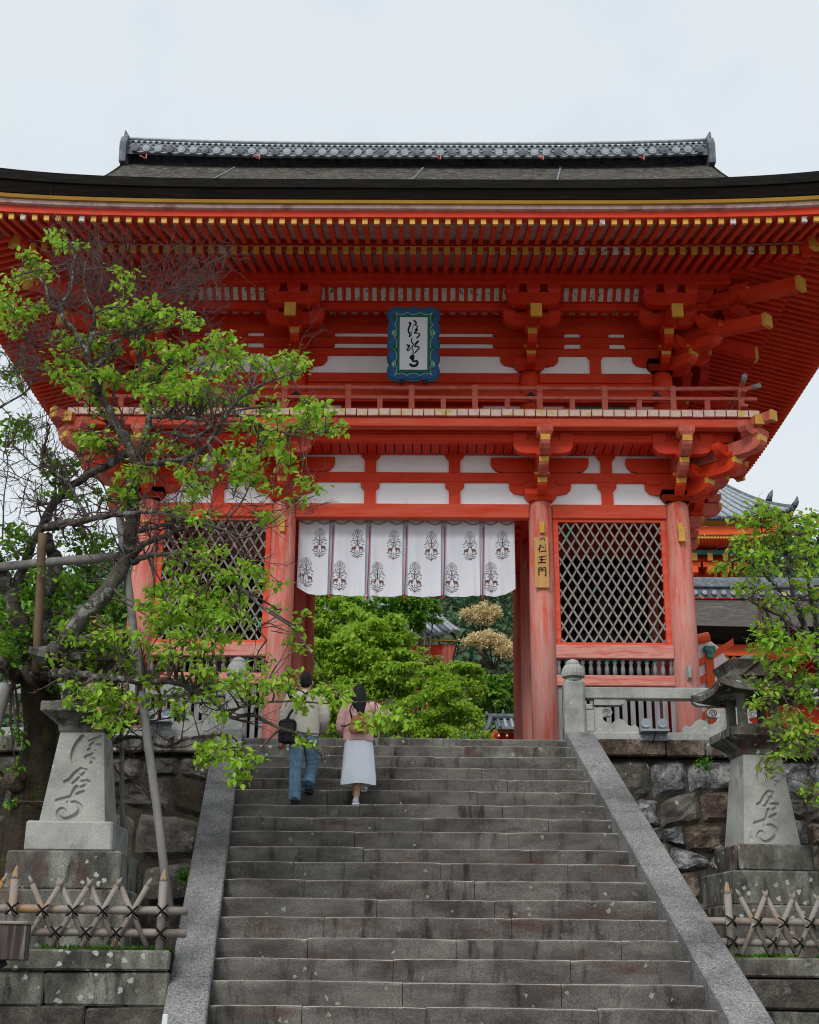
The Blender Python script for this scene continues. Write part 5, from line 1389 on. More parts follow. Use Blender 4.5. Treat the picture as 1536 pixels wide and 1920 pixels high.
m = M(); m.grid(lambda u, v: tuple(Vector(wr(u, 0))+Vector((0, .6, -.42-.35*v))), 40, 1); m.obj('eave_fascia', ORANGE, wg)
for k in range(84):
    p = wr((k+.5)/84, 0)
    q = M(); q.cbox(p[0]-.055, p[0]+.055, .7, 2.6, p[2]-.90, p[2]-.78, .006); o = q.obj('rafter', ORANGE, wg)
    q = M(); q.box(p[0]-.062, p[0]+.062, .685, .72, p[2]-.905, p[2]-.775); q.obj('gold_cap', GOLD, o)
m = M(); m.box(-3, 17, 2.6, 2.8, -.4, ez); m.obj('wall', RED_DEEP, wg)
m = M(); m.box(-3, 17, 2.3, 2.6, ez-1.9, ez-1.15); m.obj('painted_frieze', TEAL, wg)
for k in range(14):
    q = M(); q.cbox(-.2+k*1.1, .45+k*1.1, 2.1, 2.35, ez-1.75, ez-1.05, .03); q.obj('painted_bracket', random.choice([RED_DEEP, TEAL, FRBLUE, RED_DEEP]), wg)
for x in (2.4, 6.4, 10.4, 14.4):
    q = M(); q.lathe([(.26, -.3), (.26, ez-1.2)], c=(x, 1.9), n=14); q.obj('column', ORANGE, wg)
m = M(); m.box(-3, 17, .45, .75, ez-1.0, ez-.99); 
gm = M(); gm.box(-.3, .95, .2, .32, ez-1.12, ez-.62); gm.obj('gold_fitting_board', GOLD, wg)
# bowed gable panel: orange struts over white boards
q0 = at(1312, 1225, 36.5)
gp = empty('bowed_gable_panel', (q0.x-.35, 36.5, q0.z-1.0), 0, 'white panel with bright orange diagonal struts and green bracket beside the right column', 'gable')
pf = [(0, -1.3), (1.2, -1.3), (1.28, .2), (1.15, .75), (.95, 1.15), (.62, 1.42), (.3, 1.52), (0, 1.5)]
m = M(); m.prism(pf, 'y', .05, .15); m.obj('white_board', PLASTER, gp)
m = M(); m.prism([(.50, -1.3), (.72, -1.3), (.72, 1.1), (.50, 1.1)], 'y', -.05, .04); m.obj('post', ORANGE, gp)
for z in (-1.05, -.55, -.05, .45):
    m = M(); m.prism([(-.1, z-.1), (.5, z+.28), (.5, z+.50), (-.1, z+.12)], 'y', -.03, .045); m.obj('strut', ORANGE, gp)
    m = M(); m.prism([(.72, z+.40), (1.3, z+.78), (1.3, z+.98), (.72, z+.60)], 'y', -.03, .045); m.obj('strut', ORANGE, gp)
m = M(); m.tube([(-.1, -.08, 1.12), (.3, -.08, 1.38), (.62, -.08, 1.45)], .14, 8); m.obj('arched_rim', ORANGE, gp)
m = M(); m.cbox(.46, .78, -.12, .02, 1.02, 1.20, .03); m.cbox(.53, .71, -.14, .02, .84, 1.02, .03); m.blob((.62, -.10, 1.02), (.11, .06, .10), 8, 5); m.obj('green_bracket', TEAL, gp)
# pagoda behind
pz = at(1490, 960, 62.0)
pg = empty('pagoda', (at(1280, 960, 62).x, 62.0, ZL), 0, 'vermilion pagoda tier with upswept grey tiled roof behind the bark-roofed gate', 'pagoda')
cz_ = pz.z-ZL; wx = pz.x-at(1280, 960, 62).x
eb = at(1360, 972, 62).z-ZL
def pgf(u, v):
    half = wx; x = -half+2*half*u; k = 1-v*.62
    t = abs(2*u-1)
    return (x*k, v*wx*.62, eb+.62*(v*4.2)+.9*v*v+(.55*t**5)*(1-v)**2)
tiled_slope(pg, pgf, 64, 8, .09)
m = M(); m.tube([pgf(1, v) for v in np.linspace(0, 1, 10)], [.16]*10, 8); e = pgf(1, .0); m.tube([(e[0], e[1], e[2]+.1), (e[0]+.15, e[1], e[2]+.35), (e[0]+.2, e[1], e[2]+.6)], [.16, .12, .03], 8)
e = pgf(1, .28); m.tube([(e[0], e[1], e[2]+.2), (e[0]+.1, e[1], e[2]+.5), (e[0]+.22, e[1], e[2]+.75)], [.16, .12, .03], 8); m.obj('hip_ridge', TILE, pg)
m = M()
def side(u, v): 
    a = pgf(1, v); return (a[0], a[1]+(2*(wx-a[1]))*u, a[2]-.0)
m.grid(side, 4, 8); m.obj('side_slope', TILE, pg)
m = M(); m.grid(lambda u, v: tuple(Vector(pgf(u, 0))+Vector((0, .35*v, -.12-.16*v))), 40, 1); m.obj('yellow_fascia', GOLD_STRIP, pg)
m = M(); m.grid(lambda u, v: tuple(Vector(pgf(u, 0))+Vector((0, .4, -.28-.42*v))), 40, 1); m.obj('eave_fascia', ORANGE, pg)
for k in range(70):
    x = -wx+.2+k*(2*wx-.4)/69; z = pgf((x+wx)/(2*wx), 0)[2]
    q = M(); q.cbox(x-.06, x+.06, .5, 2.6, z-.86, z-.72, .006); o = q.obj('rafter', ORANGE, pg)
    q = M(); q.box(x-.062, x+.062, .49, .51, z-.862, z-.718); q.obj('gold_cap', GOLD, o)
def pb(x0, x1, y0, y1, z0, z1, nm, mt): q = M(); q.cbox(x0, x1, y0, y1, z0, z1, .02); return q.obj(nm, mt, pg)
ww = wx-2.4
pb(-ww, ww, 2.4, 3, eb-3.5, eb-.7, 'wall', RED_DEEP); pb(-ww-1, ww+1, 1.9, 2.3, eb-1.25, eb-1.0, 'dark_beam', TEAL)
for k in range(9):
    x = -ww+k*2*ww/8; pb(x-.45, x+.45, 1.7, 2.4, eb-1.95, eb-1.7, 'bracket_arm', ORANGE); pb(x-.15, x+.15, 1.5, 2.4, eb-2.3, eb-1.95, 'bracket_nose', ORANGE); pb(x-.13, x+.13, 1.44, 1.5, eb-1.70, eb-1.30, 'gold_cap', GOLD)
pb(-ww-.3, ww+.3, 1.95, 2.4, eb-3.1, eb-2.85, 'pale_beam', TEAL); pb(-ww-1, ww+1, 1.7, 1.8, eb-3.45, eb-3.35, 'balcony_rail', ORANGE); pb(-ww-1, ww+1, 1.7, 1.8, eb-3.8, eb-3.7, 'balcony_rail', ORANGE)
pb(-ww-1.2, ww+1.2, 1.5, 3, eb-4.6, eb-4.3, 'balcony_deck', ORANGE); pb(-ww-.8, ww+.8, 2.0, 3, eb-4.3, eb-3.6, 'lower_panel', PLASTER); pb(-ww-1, ww+1, 1.8, 3, eb-12, eb-4.6, 'lower_wall', RED_DEEP)
for k in range(12): pb(-ww-.9+k*(2*ww+1.8)/11-.05, -ww-.9+k*(2*ww+1.8)/11+.05, 1.68, 1.82, eb-4.3, eb-3.3, 'rail_post', ORANGE)
# orange parts seen low down behind the right lantern
oz = at(1405, 1345, 30.0)
ob = empty('vermilion_side_hall', (oz.x-.7, 30.0, ZL), 0, 'bright orange rail and panel seen through and beside the right stone lantern', 'building')
for (x0, x1, z0, z1, mt) in ((-.2, .55, -.4, 1.05, ORANGE), (.5, 2.4, -.4, 2.0, DARK), (2.2, 3.6, -.4, 1.9, ORANGE), (-.2, .55, 1.05, 1.45, TEAL), (3.6, 9, -.4, 2.4, PLASTER)):
    q = M(); q.cbox(x0, x1, 0, .3, z0, z1, .02); q.obj('panel', mt, ob)
for k in range(7): q = M(); q.cbox(-.2+k*.11, -.15+k*.11, -.05, 0, 1.05, 1.45); q.obj('bar', BLACK, ob)
# paper lantern, red
p = at(1457, 1243, 34); t = empty('paper_lantern', p, 0, 'red paper lantern hanging among the maple leaves at the right', 'paper lantern')
m = M(); m.lathe([(.12, -.38), (.30, -.32), (.36, -.1), (.36, .1), (.30, .32), (.12, .38)], n=16); m.obj('paper_body', ORANGE, t)
m = M(); m.lathe([(.16, .38), (.16, .46)], n=12); m.obj('top_ring', BLACK, t)
# ================================================================== TREES IN FRONT
class Tree:
    def __init__(s, name, base, label, barkmat, group=None):
        s.o = empty(name, base, 0, label, 'tree', group); s.b = Vector(base); s.limbs = M(); s.twigs = M(); s.nodes = []; s.bm = barkmat; s.shift = False; s.pts = {}
    def near(s, p):
        return p[2]-(1.15 if s.shift and p[1] < 1262 else 0)
    def limb(s, pxs, r0, r1, n=8, part=None, mat=None):
        """pxs: list of (px,py,Y)"""
        P = [at(p[0], p[1], s.near(p))-s.b for p in pxs]; C = [Vector(q) for q in crom([tuple(p) for p in P], 5)]
        k = len(C); out = []
        for i, c in enumerate(C):
            t = i/(k-1); r = r0+(r1-r0)*t; w = r*.22
            out.append(c+Vector((random.uniform(-w, w), random.uniform(-w, w), random.uniform(-w, w)))*(0 if i in (0, k-1) else 1)); s.nodes.append((out[-1], r))
        rr = [(r0+(r1-r0)*(i/(k-1))**.8)*.80*random.uniform(.88, 1.14) for i in range(k)]
        m = M(); m.tube(out, rr, n); m.obj(part or 'branch', mat or s.bm, s.o); return out
    def twig(s, a, d, L, r, depth, spread=.7, up=.25, kids=(2, 4)):
        """crooked twig"""
        p = Vector(a); d = Vector(d).normalized(); n = max(3, int(L/.07)); pts = [p.copy()]
        for i in range(n):
            d = (d+Vector((random.gauss(0, .26), random.gauss(0, .26), random.gauss(0, .22)+up*.12))).normalized(); p = p+d*(L/n); pts.append(p.copy())
        s.twigs.tube(pts, [r*(1-.75*i/n) for i in range(n+1)], 4, cap=False)
        if depth > 0:
            for _ in range(random.randint(*kids)):
                i = random.randint(1, n); q = pts[i]; dd = (d+Vector((random.gauss(0, spread), random.gauss(0, spread), random.gauss(up*.6, spread)))).normalized()
                s.twig(q, dd, L*random.uniform(.4, .7), r*.6, depth-1, spread, up, kids)
        return pts
    def cluster(s, px, py, rx, ry, Y=None, key='a', dens=1.0, connect=True):
        Y = Y or 15.0; Y = s.near((px, py, Y)); Y += random.uniform(-.35, .35)
        c = at(px, py, Y)-s.b; mpp = (Y*.95+(at(px, py, Y).z-1.6)*.33)/F
        R_ = (rx*mpp, max(rx, ry)*mpp*.8, ry*mpp)
        if connect and s.nodes:
            best = min(s.nodes, key=lambda q: (q[0]-c).length); a = best[0]
            mid = a.lerp(c, .5)+Vector((random.uniform(-.06, .06), random.uniform(-.06, .06), random.uniform(-.05, .03)))
            P = crom([tuple(a), tuple(mid), tuple(c+Vector((0, 0, -R_[2]*.3)))], 5); s.twigs.tube(P, [min(best[1], .018)*(1-.7*i/(len(P)-1)) for i in range(len(P))], 5, cap=False)
        for _ in range(4):
            d = Vector(rng.normal(size=3)); d.z = abs(d.z)*.5; s.twig(c+Vector((0, 0, -R_[2]*.4)), d, R_[0]*random.uniform(.7, 1.2), .006, 1)
        n = int(dens*(rx*ry)/4.4)+10; ks = max(3, n//7)
        cen = shell_points(tuple(c), R_, ks, .25)
        q = np.repeat(cen, 7, 0)+rng.normal(size=(ks*7, 3))*np.array([.055, .055, .03])
        s.pts.setdefault(key, []).append(q)
    def finish(s, mats, size, droop=.45, wide=1.0):
        t = s.twigs.obj('twigs', TWIG, s.o); t['kind'] = 'stuff'
        for k, v in s.pts.items():
            l = leaf_obj('foliage', np.concatenate(v), size, mats[k], s.o, droop=droop, wide=wide); l['kind'] = 'stuff'
b = at(62, 1600, 15.9)
T1 = Tree('plum_tree', (b.x, 15.9, 1.8), 'old gnarled plum tree with lichened limbs and young leaves before the left of the gate', TREEBARK)
m = M(); T1.shift = True; P = [at(44, 1745, 15.95), at(50, 1600, 15.95), at(68, 1480, 15.95), at(84, 1380, 15.9), at(76, 1300, 15.8), at(68, 1258, 15.6)]
m.tube([Vector(q) for q in crom([tuple(p-T1.b) for p in P], 4)], [.36,.34,.32,.31,.30,.29,.28,.28,.27,.27,.26,.25,.25,.24,.24,.23,.23,.22,.21,.21,.20], 16); tr_ = m.obj('trunk', TRUNKD, T1.o)
m = M(); m.blob(tuple(at(28, 1462, 15.7)-T1.b), (.14, .14, .15), 10, 8, .12); m.obj('burl', ROCKB, T1.o)
L = T1.limb
L([(70,1266,15.7),(92,1238,16.0),(112,1213,15.2),(164,1151,15.05),(215,1090,15.2),(240,1044,15.4),(245,1000,15.3),(250,947,15.2),(249,905,15.2)], .125, .09, 12, 'main_limb')
L([(249,907,15.2),(254,880,15.2),(240,832,15.2),(219,798,15.2),(202,764,15.2),(184,735,15.1)], .075, .05, 8)
L([(262,870,15.3),(268,840,15.3),(279,798,15.4),(279,755,15.4),(262,678,15.5),(264,630,15.5),(270,585,15.5)], .075, .022, 8)
L([(184,740,15.1),(172,695,15),(163,660,14.9),(146,630,14.9),(120,600,14.8),(113,585,14.8),(95,572,14.7),(85,535,14.7),(80,505,14.7)], .06, .012)
L([(113,587,14.8),(118,565,14.8),(133,545,14.9),(137,500,15.0),(145,470,15)], .03, .008)
L([(172,693,15),(195,672,15.1),(205,648,15.2),(235,630,15.3),(255,600,15.4),(300,560,15.5),(340,535,15.6)], .04, .010)
L([(174,620,15),(178,587,14.9),(165,562,14.9),(157,530,14.9),(160,490,15)], .03, .009)
L([(163,655,14.9),(178,620,15)], .03, .028)
L([(250,850,15.3),(225,815,15.6),(200,790,15.6),(185,765,15.8)], .045, .02)
L([(253,873,15.2),(300,867,15),(344,860,14.8),(385,838,14.6),(410,800,14.5),(440,757,14.4),(468,733,14.4),(500,718,14.3),(545,700,14.3)], .05, .010)
L([(325,812,15),(345,818,14.9),(375,815,14.8),(405,790,14.7),(395,782,14.6),(430,772,14.6),(500,762,14.5)], .035, .012)
L([(285,780,15.4),(330,783,15.1),(375,786,14.9),(400,800,14.8)], .035, .02)
L([(430,770,14.5),(500,800,14.2),(560,818,14.0),(610,810,13.9)], .016, .006)
L([(240,848,15.2),(208,867,15.3),(177,884,15.4),(146,905,15.5),(117,926,15.6),(95,952,15.7),(82,985,15.8)], .065, .05)
L([(222,862,15.2),(218,840,15.1),(226,826,15.0)], .02, .012)
L([(83,990,15.8),(104,986,15.6),(129,980,15.4),(167,974,15.2),(200,967,15),(240,963,14.9),(281,959,14.8),(325,966,14.7),(370,978,14.6),(412,991,14.5),(455,1005,14.4)], .065, .012, 10)
L([(165,973,15.2),(145,935,15.3),(130,905,15.4),(120,870,15.5)], .03, .018)
L([(130,905,15.4),(95,880,15.5),(78,860,15.5),(85,830,15.5),(93,800,15.4),(88,795,15.4)], .03, .012)
L([(84,1002,15.8),(95,1030,15.9),(106,1055,16),(92,1095,16),(84,1135,16),(80,1190,16),(72,1255,16)], .075, .13, 10, 'main_limb')
L([(-10,1040,15.5),(2,1075,15.7),(20,1115,15.8),(36,1165,15.9),(55,1235,16)], .085, .13, 10, 'main_limb')
L([(28,1105,15.8),(42,1070,15.8),(62,1020,15.8),(85,975,15.8),(105,935,15.9)], .07, .055)
L([(70,1268,16),(35,1268,15.8),(0,1245,15.6),(-30,1235,15.5)], .12, .08, 10)
L([(72,1266,15.6),(92,1263,14.8),(112,1263,14.05),(146,1264,13.95),(185,1268,13.9),(255,1276,13.9),(328,1278,13.9),(365,1296,13.9),(401,1312,13.9),(418,1330,13.9),(437,1345,13.9),(474,1341,13.8),(518,1363,13.7),(548,1372,13.6),(575,1388,13.5),(600,1415,13.4),(612,1433,13.4)], .075, .008, 10, 'main_limb')
L([(548,1372,13.6),(590,1376,13.5),(640,1372,13.4)], .014, .007)
L([(600,1410,13.4),(605,1430,13.4)], .006, .004)
L([(430,1338,13.9),(455,1325,13.8),(500,1317,13.7),(560,1315,13.6),(620,1319,13.5),(680,1316,13.4),(735,1311,13.4)], .018, .007)
L([(735,1311,13.4),(738,1295,13.4),(745,1280,13.4)], .006, .003)
L([(474,1341,13.8),(480,1325,13.8),(495,1300,13.8),(500,1280,13.8)], .014, .006)
L([(248,1055,15.4),(277,1042,15.2),(303,1040,15),(365,1044,14.8),(408,1064,14.6),(445,1097,14.4),(485,1133,14.2),(514,1153,14),(545,1175,13.9),(570,1205,13.8),(590,1240,13.8),(595,1258,13.8)], .045, .005)
L([(255,998,15.3),(299,986,15.1),(346,978,14.9),(390,985,14.7),(437,1006,14.6),(460,1040,14.5)], .035, .009)
L([(245,1050,15.4),(270,1020,15.2),(310,1006,15),(340,990,14.9)], .05, .03)
L([(216,1392,15.2),(251,1381,15),(307,1400,14.7),(349,1386,14.4),(412,1378,14.1),(440,1385,14),(450,1410,13.9)], .03, .012)
L([(500,1200,14),(470,1160,14.1),(440,1130,14.3)], .01, .01)
L([(238,1050,15.4),(225,1030,15.3),(215,1010,15.2),(205,985,15.2)], .012, .008)
# left edge thin branches
L([(-10,770,15.2),(20,752,15.2),(48,735,15.2),(60,715,15.2)], .022, .010)
L([(0,660,15),(18,668,15),(15,690,15),(0,700,15)], .012, .008)
L([(35,700,15.1),(42,650,15.1),(55,640,15.1),(80,690,15.1)], .01, .006)
L([(110,995,15.8),(104,960,15.7),(112,920,15.6),(150,880,15.6)], .02, .008)
L([(5,1010,15.5),(8,930,15.4),(15,880,15.3),(10,830,15.2)], .012, .006)
L([(20,830,15.4),(50,860,15.4),(75,880,15.4),(95,905,15.5)], .012, .010)
L([(160,1200,15.7),(185,1150,15.9),(160,1110,16),(200,1000,16.1)], .02, .010)
L([(90,1200,16),(130,1120,16.3),(165,1050,16.4),(180,1010,16.4)], .04, .02)
T1.limb([(228,1360,15.6),(229,1450,15.6),(230,1555,15.6)], .035, .035, 8, 'hanging_stub', POLE)
# random twigs from all limb nodes
nodes = list(T1.nodes)
for a, r in nodes:
    w_ = a+T1.b
    if w_.x > -2.0 and w_.z < 5.6: continue
    if r < .09 and random.random() < .45:
        d = Vector((random.gauss(0, .8), random.gauss(0, .6), random.gauss(.35, .6)))
        T1.twig(a, d, random.uniform(.25, .6), max(.0065, min(.013, r*.4)), 2)
# bare twig thicket at the top
for px, py, dx, dz, n in ((110,590,-.2,1,4),(135,520,.2,1,5),(150,500,.3,1,6),(160,560,.5,1,7),(205,650,.6,1,6),(240,625,.6,1,7),(265,600,.5,.9,9),(290,565,.7,.8,9),(320,550,.9,.6,9),(345,540,1,.35,9),(300,600,1,.2,8),(330,620,1,.1,6),(250,560,.2,1,8),(225,560,.1,1,7),(190,560,.1,1,6),(180,520,.2,1,5),(80,680,-.6,.3,5),(60,700,-.5,.4,4),(100,640,-.6,.2,6),(330,680,1,.1,5),(370,700,1,.3,4),(300,700,.6,.5,5),(60,800,-.3,.2,4),(60,900,-.2,.1,4),(30,860,-.2,.4,4)):
    for _ in range(n):
        Y = 15+random.uniform(-.5, .6); a = at(px+random.uniform(-16, 16), py+random.uniform(-16, 16), Y)-T1.b
        T1.twig(a, (dx+random.gauss(0, .45), random.gauss(0, .5), dz+random.gauss(0, .4)), random.uniform(.45, .85), .0075, 2, .6, .2, (2, 5))
for px, py, n in ((400,905,14),(430,880,10),(460,920,12),(520,930,10),(560,960,8),(480,960,10),(350,920,8),(420,1010,8),(500,1170,8),(460,1320,4),(120,860,6),(90,880,6)):
    for _ in range(n):
        a = at(px+random.uniform(-25, 25), py+random.uniform(-20, 20), 14.6+random.uniform(-.5, .4))-T1.b
        T1.twig(a, (random.gauss(.5, .6), random.gauss(0, .4), random.gauss(.1, .5)), random.uniform(.25, .5), .006, 1)
CL = [(100,437,12,9),(104,455,10,9),(118,462,8,7),(145,463,11,6),(62,486,20,11),(45,478,12,7),(78,508,18,10),(95,505,12,7),(40,512,16,7),(20,522,10,4),(226,505,10,7),(240,512,7,6),
(10,560,20,24),(28,580,16,18),(5,600,16,20),(65,572,16,8),(78,575,10,7),(55,590,12,8),(30,620,12,10),
(235,545,16,16),(250,575,16,14),(222,578,22,13),(200,585,16,10),(240,600,18,12),(195,605,14,10),(250,622,12,10),(215,610,14,9),(290,580,22,14),(300,600,16,14),(275,600,10,8),(318,590,10,8),(345,590,12,10),(350,605,10,7),(372,608,10,5),
(120,630,16,9),(135,645,14,10),(185,640,18,13),(210,650,14,14),(175,655,14,10),(200,668,12,9),(150,640,12,8),(225,600,10,8),
(290,645,22,10),(305,655,14,10),(265,645,12,8),(120,668,12,10),(135,685,14,11),(108,700,14,8),(125,715,16,10),(100,690,10,8),
(150,700,22,14),(190,700,24,16),(170,725,26,14),(215,715,18,14),(180,745,16,10),(140,730,14,10),(195,770,14,8),
(270,700,24,16),(300,700,26,16),(320,720,26,16),(290,735,26,14),(260,725,18,14),(285,755,14,12),(335,700,20,12),(350,735,24,14),(378,740,24,14),(385,720,20,12),(365,760,16,8),(330,745,16,8),(400,755,12,8),
(330,665,22,14),(352,660,20,12),(345,680,20,10),(400,645,26,10),(420,635,20,9),(405,670,22,12),(440,660,20,10),(430,685,16,10),(425,700,12,8),(450,672,12,8),(390,690,12,10),
(480,680,12,10),(500,695,20,10),(525,680,22,14),(540,665,18,8),(550,695,18,12),(560,680,16,12),(572,690,10,10),(475,676,8,6),(535,705,12,8),
(570,775,16,14),(585,758,18,12),(598,770,14,14),(575,790,14,14),(590,798,10,12),(605,760,10,8),(620,790,12,8),(635,800,14,7),(625,805,8,6),
(510,755,14,8),(500,770,12,8),(470,740,14,8),(450,745,14,8),(420,745,12,8),(520,790,12,10),(545,800,10,8),(465,790,14,8),(440,800,10,8),
(500,815,22,14),(520,825,18,12),(490,835,16,12),(525,845,14,12),(535,860,10,12),(470,860,18,10),(450,850,16,9),(430,840,16,10),(545,870,8,10),(465,875,16,12),(450,880,12,10),
(410,860,14,10),(380,870,14,9),(345,850,14,10),(310,830,14,9),(290,815,12,8),(270,820,12,8),(300,850,12,9),(245,885,16,12),(235,900,16,12),(260,895,14,10),(285,880,10,10),(230,930,16,12),(245,945,10,10),(225,915,10,8),(265,870,10,9),
(160,830,20,12),(175,820,16,10),(150,815,12,8),(185,835,14,10),(200,825,12,8),(340,880,14,8),(355,895,16,10),(375,900,14,10),(370,920,12,10),(360,940,14,10),(345,960,12,10),(385,915,12,8),(320,960,12,8),
(490,900,10,8),(510,915,10,7),(470,905,10,8),(460,890,12,8),(440,890,10,8),(580,905,10,7),(590,915,8,6),(565,900,8,6),(555,935,8,5),
(495,965,10,8),(505,970,8,7),(390,965,12,8),(370,975,14,8),
(350,1040,16,10),(370,1050,14,10),(330,1050,12,8),(385,1060,14,9),(355,1075,16,8),(470,1060,14,8),(480,1070,12,10),(440,1075,12,8),(500,1090,16,6),(525,1090,10,6),
(340,1110,20,12),(370,1110,20,12),(395,1115,18,12),(420,1120,18,10),(355,1130,20,12),(385,1140,20,12),(415,1145,20,12),(440,1140,14,10),(330,1150,18,12),(360,1160,22,12),(395,1165,18,12),(425,1165,16,10),(350,1185,20,10),(320,1170,14,12),(330,1195,16,10),(300,1140,18,12),(290,1110,16,12),(310,1100,16,12),(290,1160,12,10),(345,1205,12,6),(455,1155,10,8),
(160,1165,16,10),(175,1185,18,10),(190,1205,18,10),(170,1210,14,10),(200,1190,14,8),(220,1195,16,7),(185,1225,14,8),(165,1240,10,6),(135,1215,10,6),(215,1180,8,6),(175,1160,10,6),
(165,1300,22,8),(190,1290,18,8),(185,1310,22,10),(210,1310,22,10),(230,1300,20,10),(200,1335,24,10),(215,1355,24,8),(180,1345,14,8),(240,1330,14,8),(265,1310,12,8),(205,1275,14,6),(255,1345,8,6),(160,1325,14,6),
(260,1190,12,8),(280,1210,12,8),(300,1230,12,8),(345,1235,12,8),(370,1250,12,10),(380,1270,14,9),(370,1295,16,9),(395,1280,14,9),(360,1310,10,7),(395,1310,10,8),(385,1255,12,8),
(440,1270,14,10),(455,1285,14,9),(460,1300,12,8),(480,1255,14,8),(500,1285,12,8),(520,1275,14,8),(545,1262,14,7),(530,1290,12,6),(500,1240,8,6),(545,1288,8,5),(520,1140,10,6),(560,1175,8,6),(550,1200,10,7),(565,1215,8,6),(565,1155,7,6),
(565,1310,9,7),(570,1330,8,7),(620,1290,14,7),(600,1297,10,6),(640,1295,8,5),(632,1305,8,5),(700,1355,12,8),(715,1345,14,8),(735,1345,14,7),(690,1360,10,6),(755,1340,10,6),(725,1360,12,7),(748,1352,12,6),
(395,1392,14,7),(385,1410,14,9),(400,1420,16,9),(430,1400,14,8),(440,1415,12,9),(445,1430,12,9),(450,1450,10,9),(440,1465,10,6),(465,1420,10,6),(480,1415,7,5),(395,1400,12,8),(378,1425,10,7),(460,1440,9,6),(568,1380,7,5),(575,1390,6,4)]
CL += [(120,1185,14,8),(140,1200,16,8),(230,1215,14,8),(235,1240,12,8),(110,1235,10,7),(140,1280,14,7),(160,1250,12,6),(130,1310,10,6),(250,1260,14,7),(285,1275,14,8),(370,1020,16,9),(400,1035,14,8),(450,1110,16,9),(300,1185,14,9),(410,1195,18,9),(440,1190,14,8),(380,1210,16,8),(270,1130,12,9),(320,1060,12,8),(345,1090,16,9),(420,1085,16,9),(320,1215,14,8),(400,1230,12,7),(425,1290,12,8),(330,1330,14,8),(300,1310,12,7),(410,1340,12,7),(480,1310,10,7)]
for (x, y, rx, ry) in CL:
    Y = 15.2 - max(0, (x-250))/350*(1.1 if y > 700 else .5) - (1.3 if y >= 1262 and x < 300 else (.9 if y >= 1262 else 0))
    if x > 250 and y > 1000: Y = min(Y, 15.0)
    if x > 480 and 1000 < y < 1262: Y = 15.0
    T1.cluster(x, y, rx*1.12, ry*1.12, Y, 'a', .8 if y < 950 else 1.0)
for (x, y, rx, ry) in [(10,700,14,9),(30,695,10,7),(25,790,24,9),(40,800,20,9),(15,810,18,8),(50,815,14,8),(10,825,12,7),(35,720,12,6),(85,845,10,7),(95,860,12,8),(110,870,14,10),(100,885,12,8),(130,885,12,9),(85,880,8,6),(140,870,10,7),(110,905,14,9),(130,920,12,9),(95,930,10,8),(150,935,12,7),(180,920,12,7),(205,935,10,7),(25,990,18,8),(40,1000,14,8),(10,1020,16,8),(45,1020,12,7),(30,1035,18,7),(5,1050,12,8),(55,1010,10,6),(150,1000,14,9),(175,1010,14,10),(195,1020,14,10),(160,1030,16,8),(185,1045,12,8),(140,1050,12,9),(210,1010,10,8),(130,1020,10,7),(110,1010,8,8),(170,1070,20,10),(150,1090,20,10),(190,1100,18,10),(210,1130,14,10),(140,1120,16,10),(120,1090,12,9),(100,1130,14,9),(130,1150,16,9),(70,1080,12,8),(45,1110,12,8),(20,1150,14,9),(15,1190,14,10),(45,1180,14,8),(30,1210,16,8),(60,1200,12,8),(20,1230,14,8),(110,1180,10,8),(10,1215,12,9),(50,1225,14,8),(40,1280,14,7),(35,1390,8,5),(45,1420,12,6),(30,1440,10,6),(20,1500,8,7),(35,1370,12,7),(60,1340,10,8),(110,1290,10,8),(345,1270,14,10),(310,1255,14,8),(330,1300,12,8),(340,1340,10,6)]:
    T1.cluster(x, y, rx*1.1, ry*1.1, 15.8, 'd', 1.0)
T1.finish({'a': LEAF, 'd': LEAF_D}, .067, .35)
# support poles
def pole(name, pxs, r, mat, label):
    P = [at(*q) for q in pxs]; b = P[-1]; m = M(); n = 8
    Q = [P[0].lerp(P[-1], i/n)-b+Vector((random.uniform(-.006, .006),)*3) for i in range(n+1)]
    m.tube(Q, [r*random.uniform(.95, 1.05) for _ in Q], 12); o = m.obj('pole_shaft' if False else name, mat); o.location = b; tag(o, label, 'support pole', 'support poles of the plum tree'); return o
pole('support_pole', [(222,955,14.3),(272,1330,14.0),(318,1712,13.7)], .045, POLE, 'long grey pole slanting from the plum limb down to the bamboo fence')
pole('support_pole', [(-40,1066,14.4),(222,1043,14.4)], .052, POLE, 'horizontal grey pole lashed between the plum limbs at the left edge')
pole('support_pole', [(80,1000,14.3),(68,1260,14.6)], .05, POLE_B, 'brown upright pole under the forked plum limb')
pole('support_pole', [(14,1285,15.3),(-14,1385,15.2)], .06, POLE, 'grey pole leaning at the left edge below the lowest plum limb')
# right tree
b = at(1560, 1500, 16.0)
T2 = Tree('maple_tree', (b.x, 16.0, 1.8), 'bright green maple overhanging the right stone lantern at the right edge', TREEBARK)
m = M(); m.tube([Vector(q) for q in crom([tuple(at(*p)-T2.b) for p in ((1575,1700,16.2),(1565,1500,16.1),(1560,1350,16),(1548,1200,15.9),(1535,1100,15.9))], 5)], [.2-.005*i for i in range(21)], 12); m.obj('trunk', TREEBARK, T2.o)
L = T2.limb
L([(1535,1250,15.9),(1510,1180,15.8),(1488,1120,15.7),(1480,1070,15.6),(1470,1010,15.5),(1460,960,15.5)], .06, .012)
L([(1488,1130,15.7),(1450,1095,15.5),(1420,1065,15.4),(1395,1050,15.3),(1375,1040,15.2)], .03, .008)
L([(1510,1190,15.8),(1470,1160,15.5),(1440,1145,15.4),(1412,1130,15.3),(1400,1120,15.3)], .03, .008)
L([(1535,1300,15.9),(1500,1310,15.6),(1470,1300,15.4),(1440,1290,15.2)], .03, .008)
L([(1540,1200,15.9),(1520,1120,16),(1510,1050,16),(1500,980,16)], .04, .012)
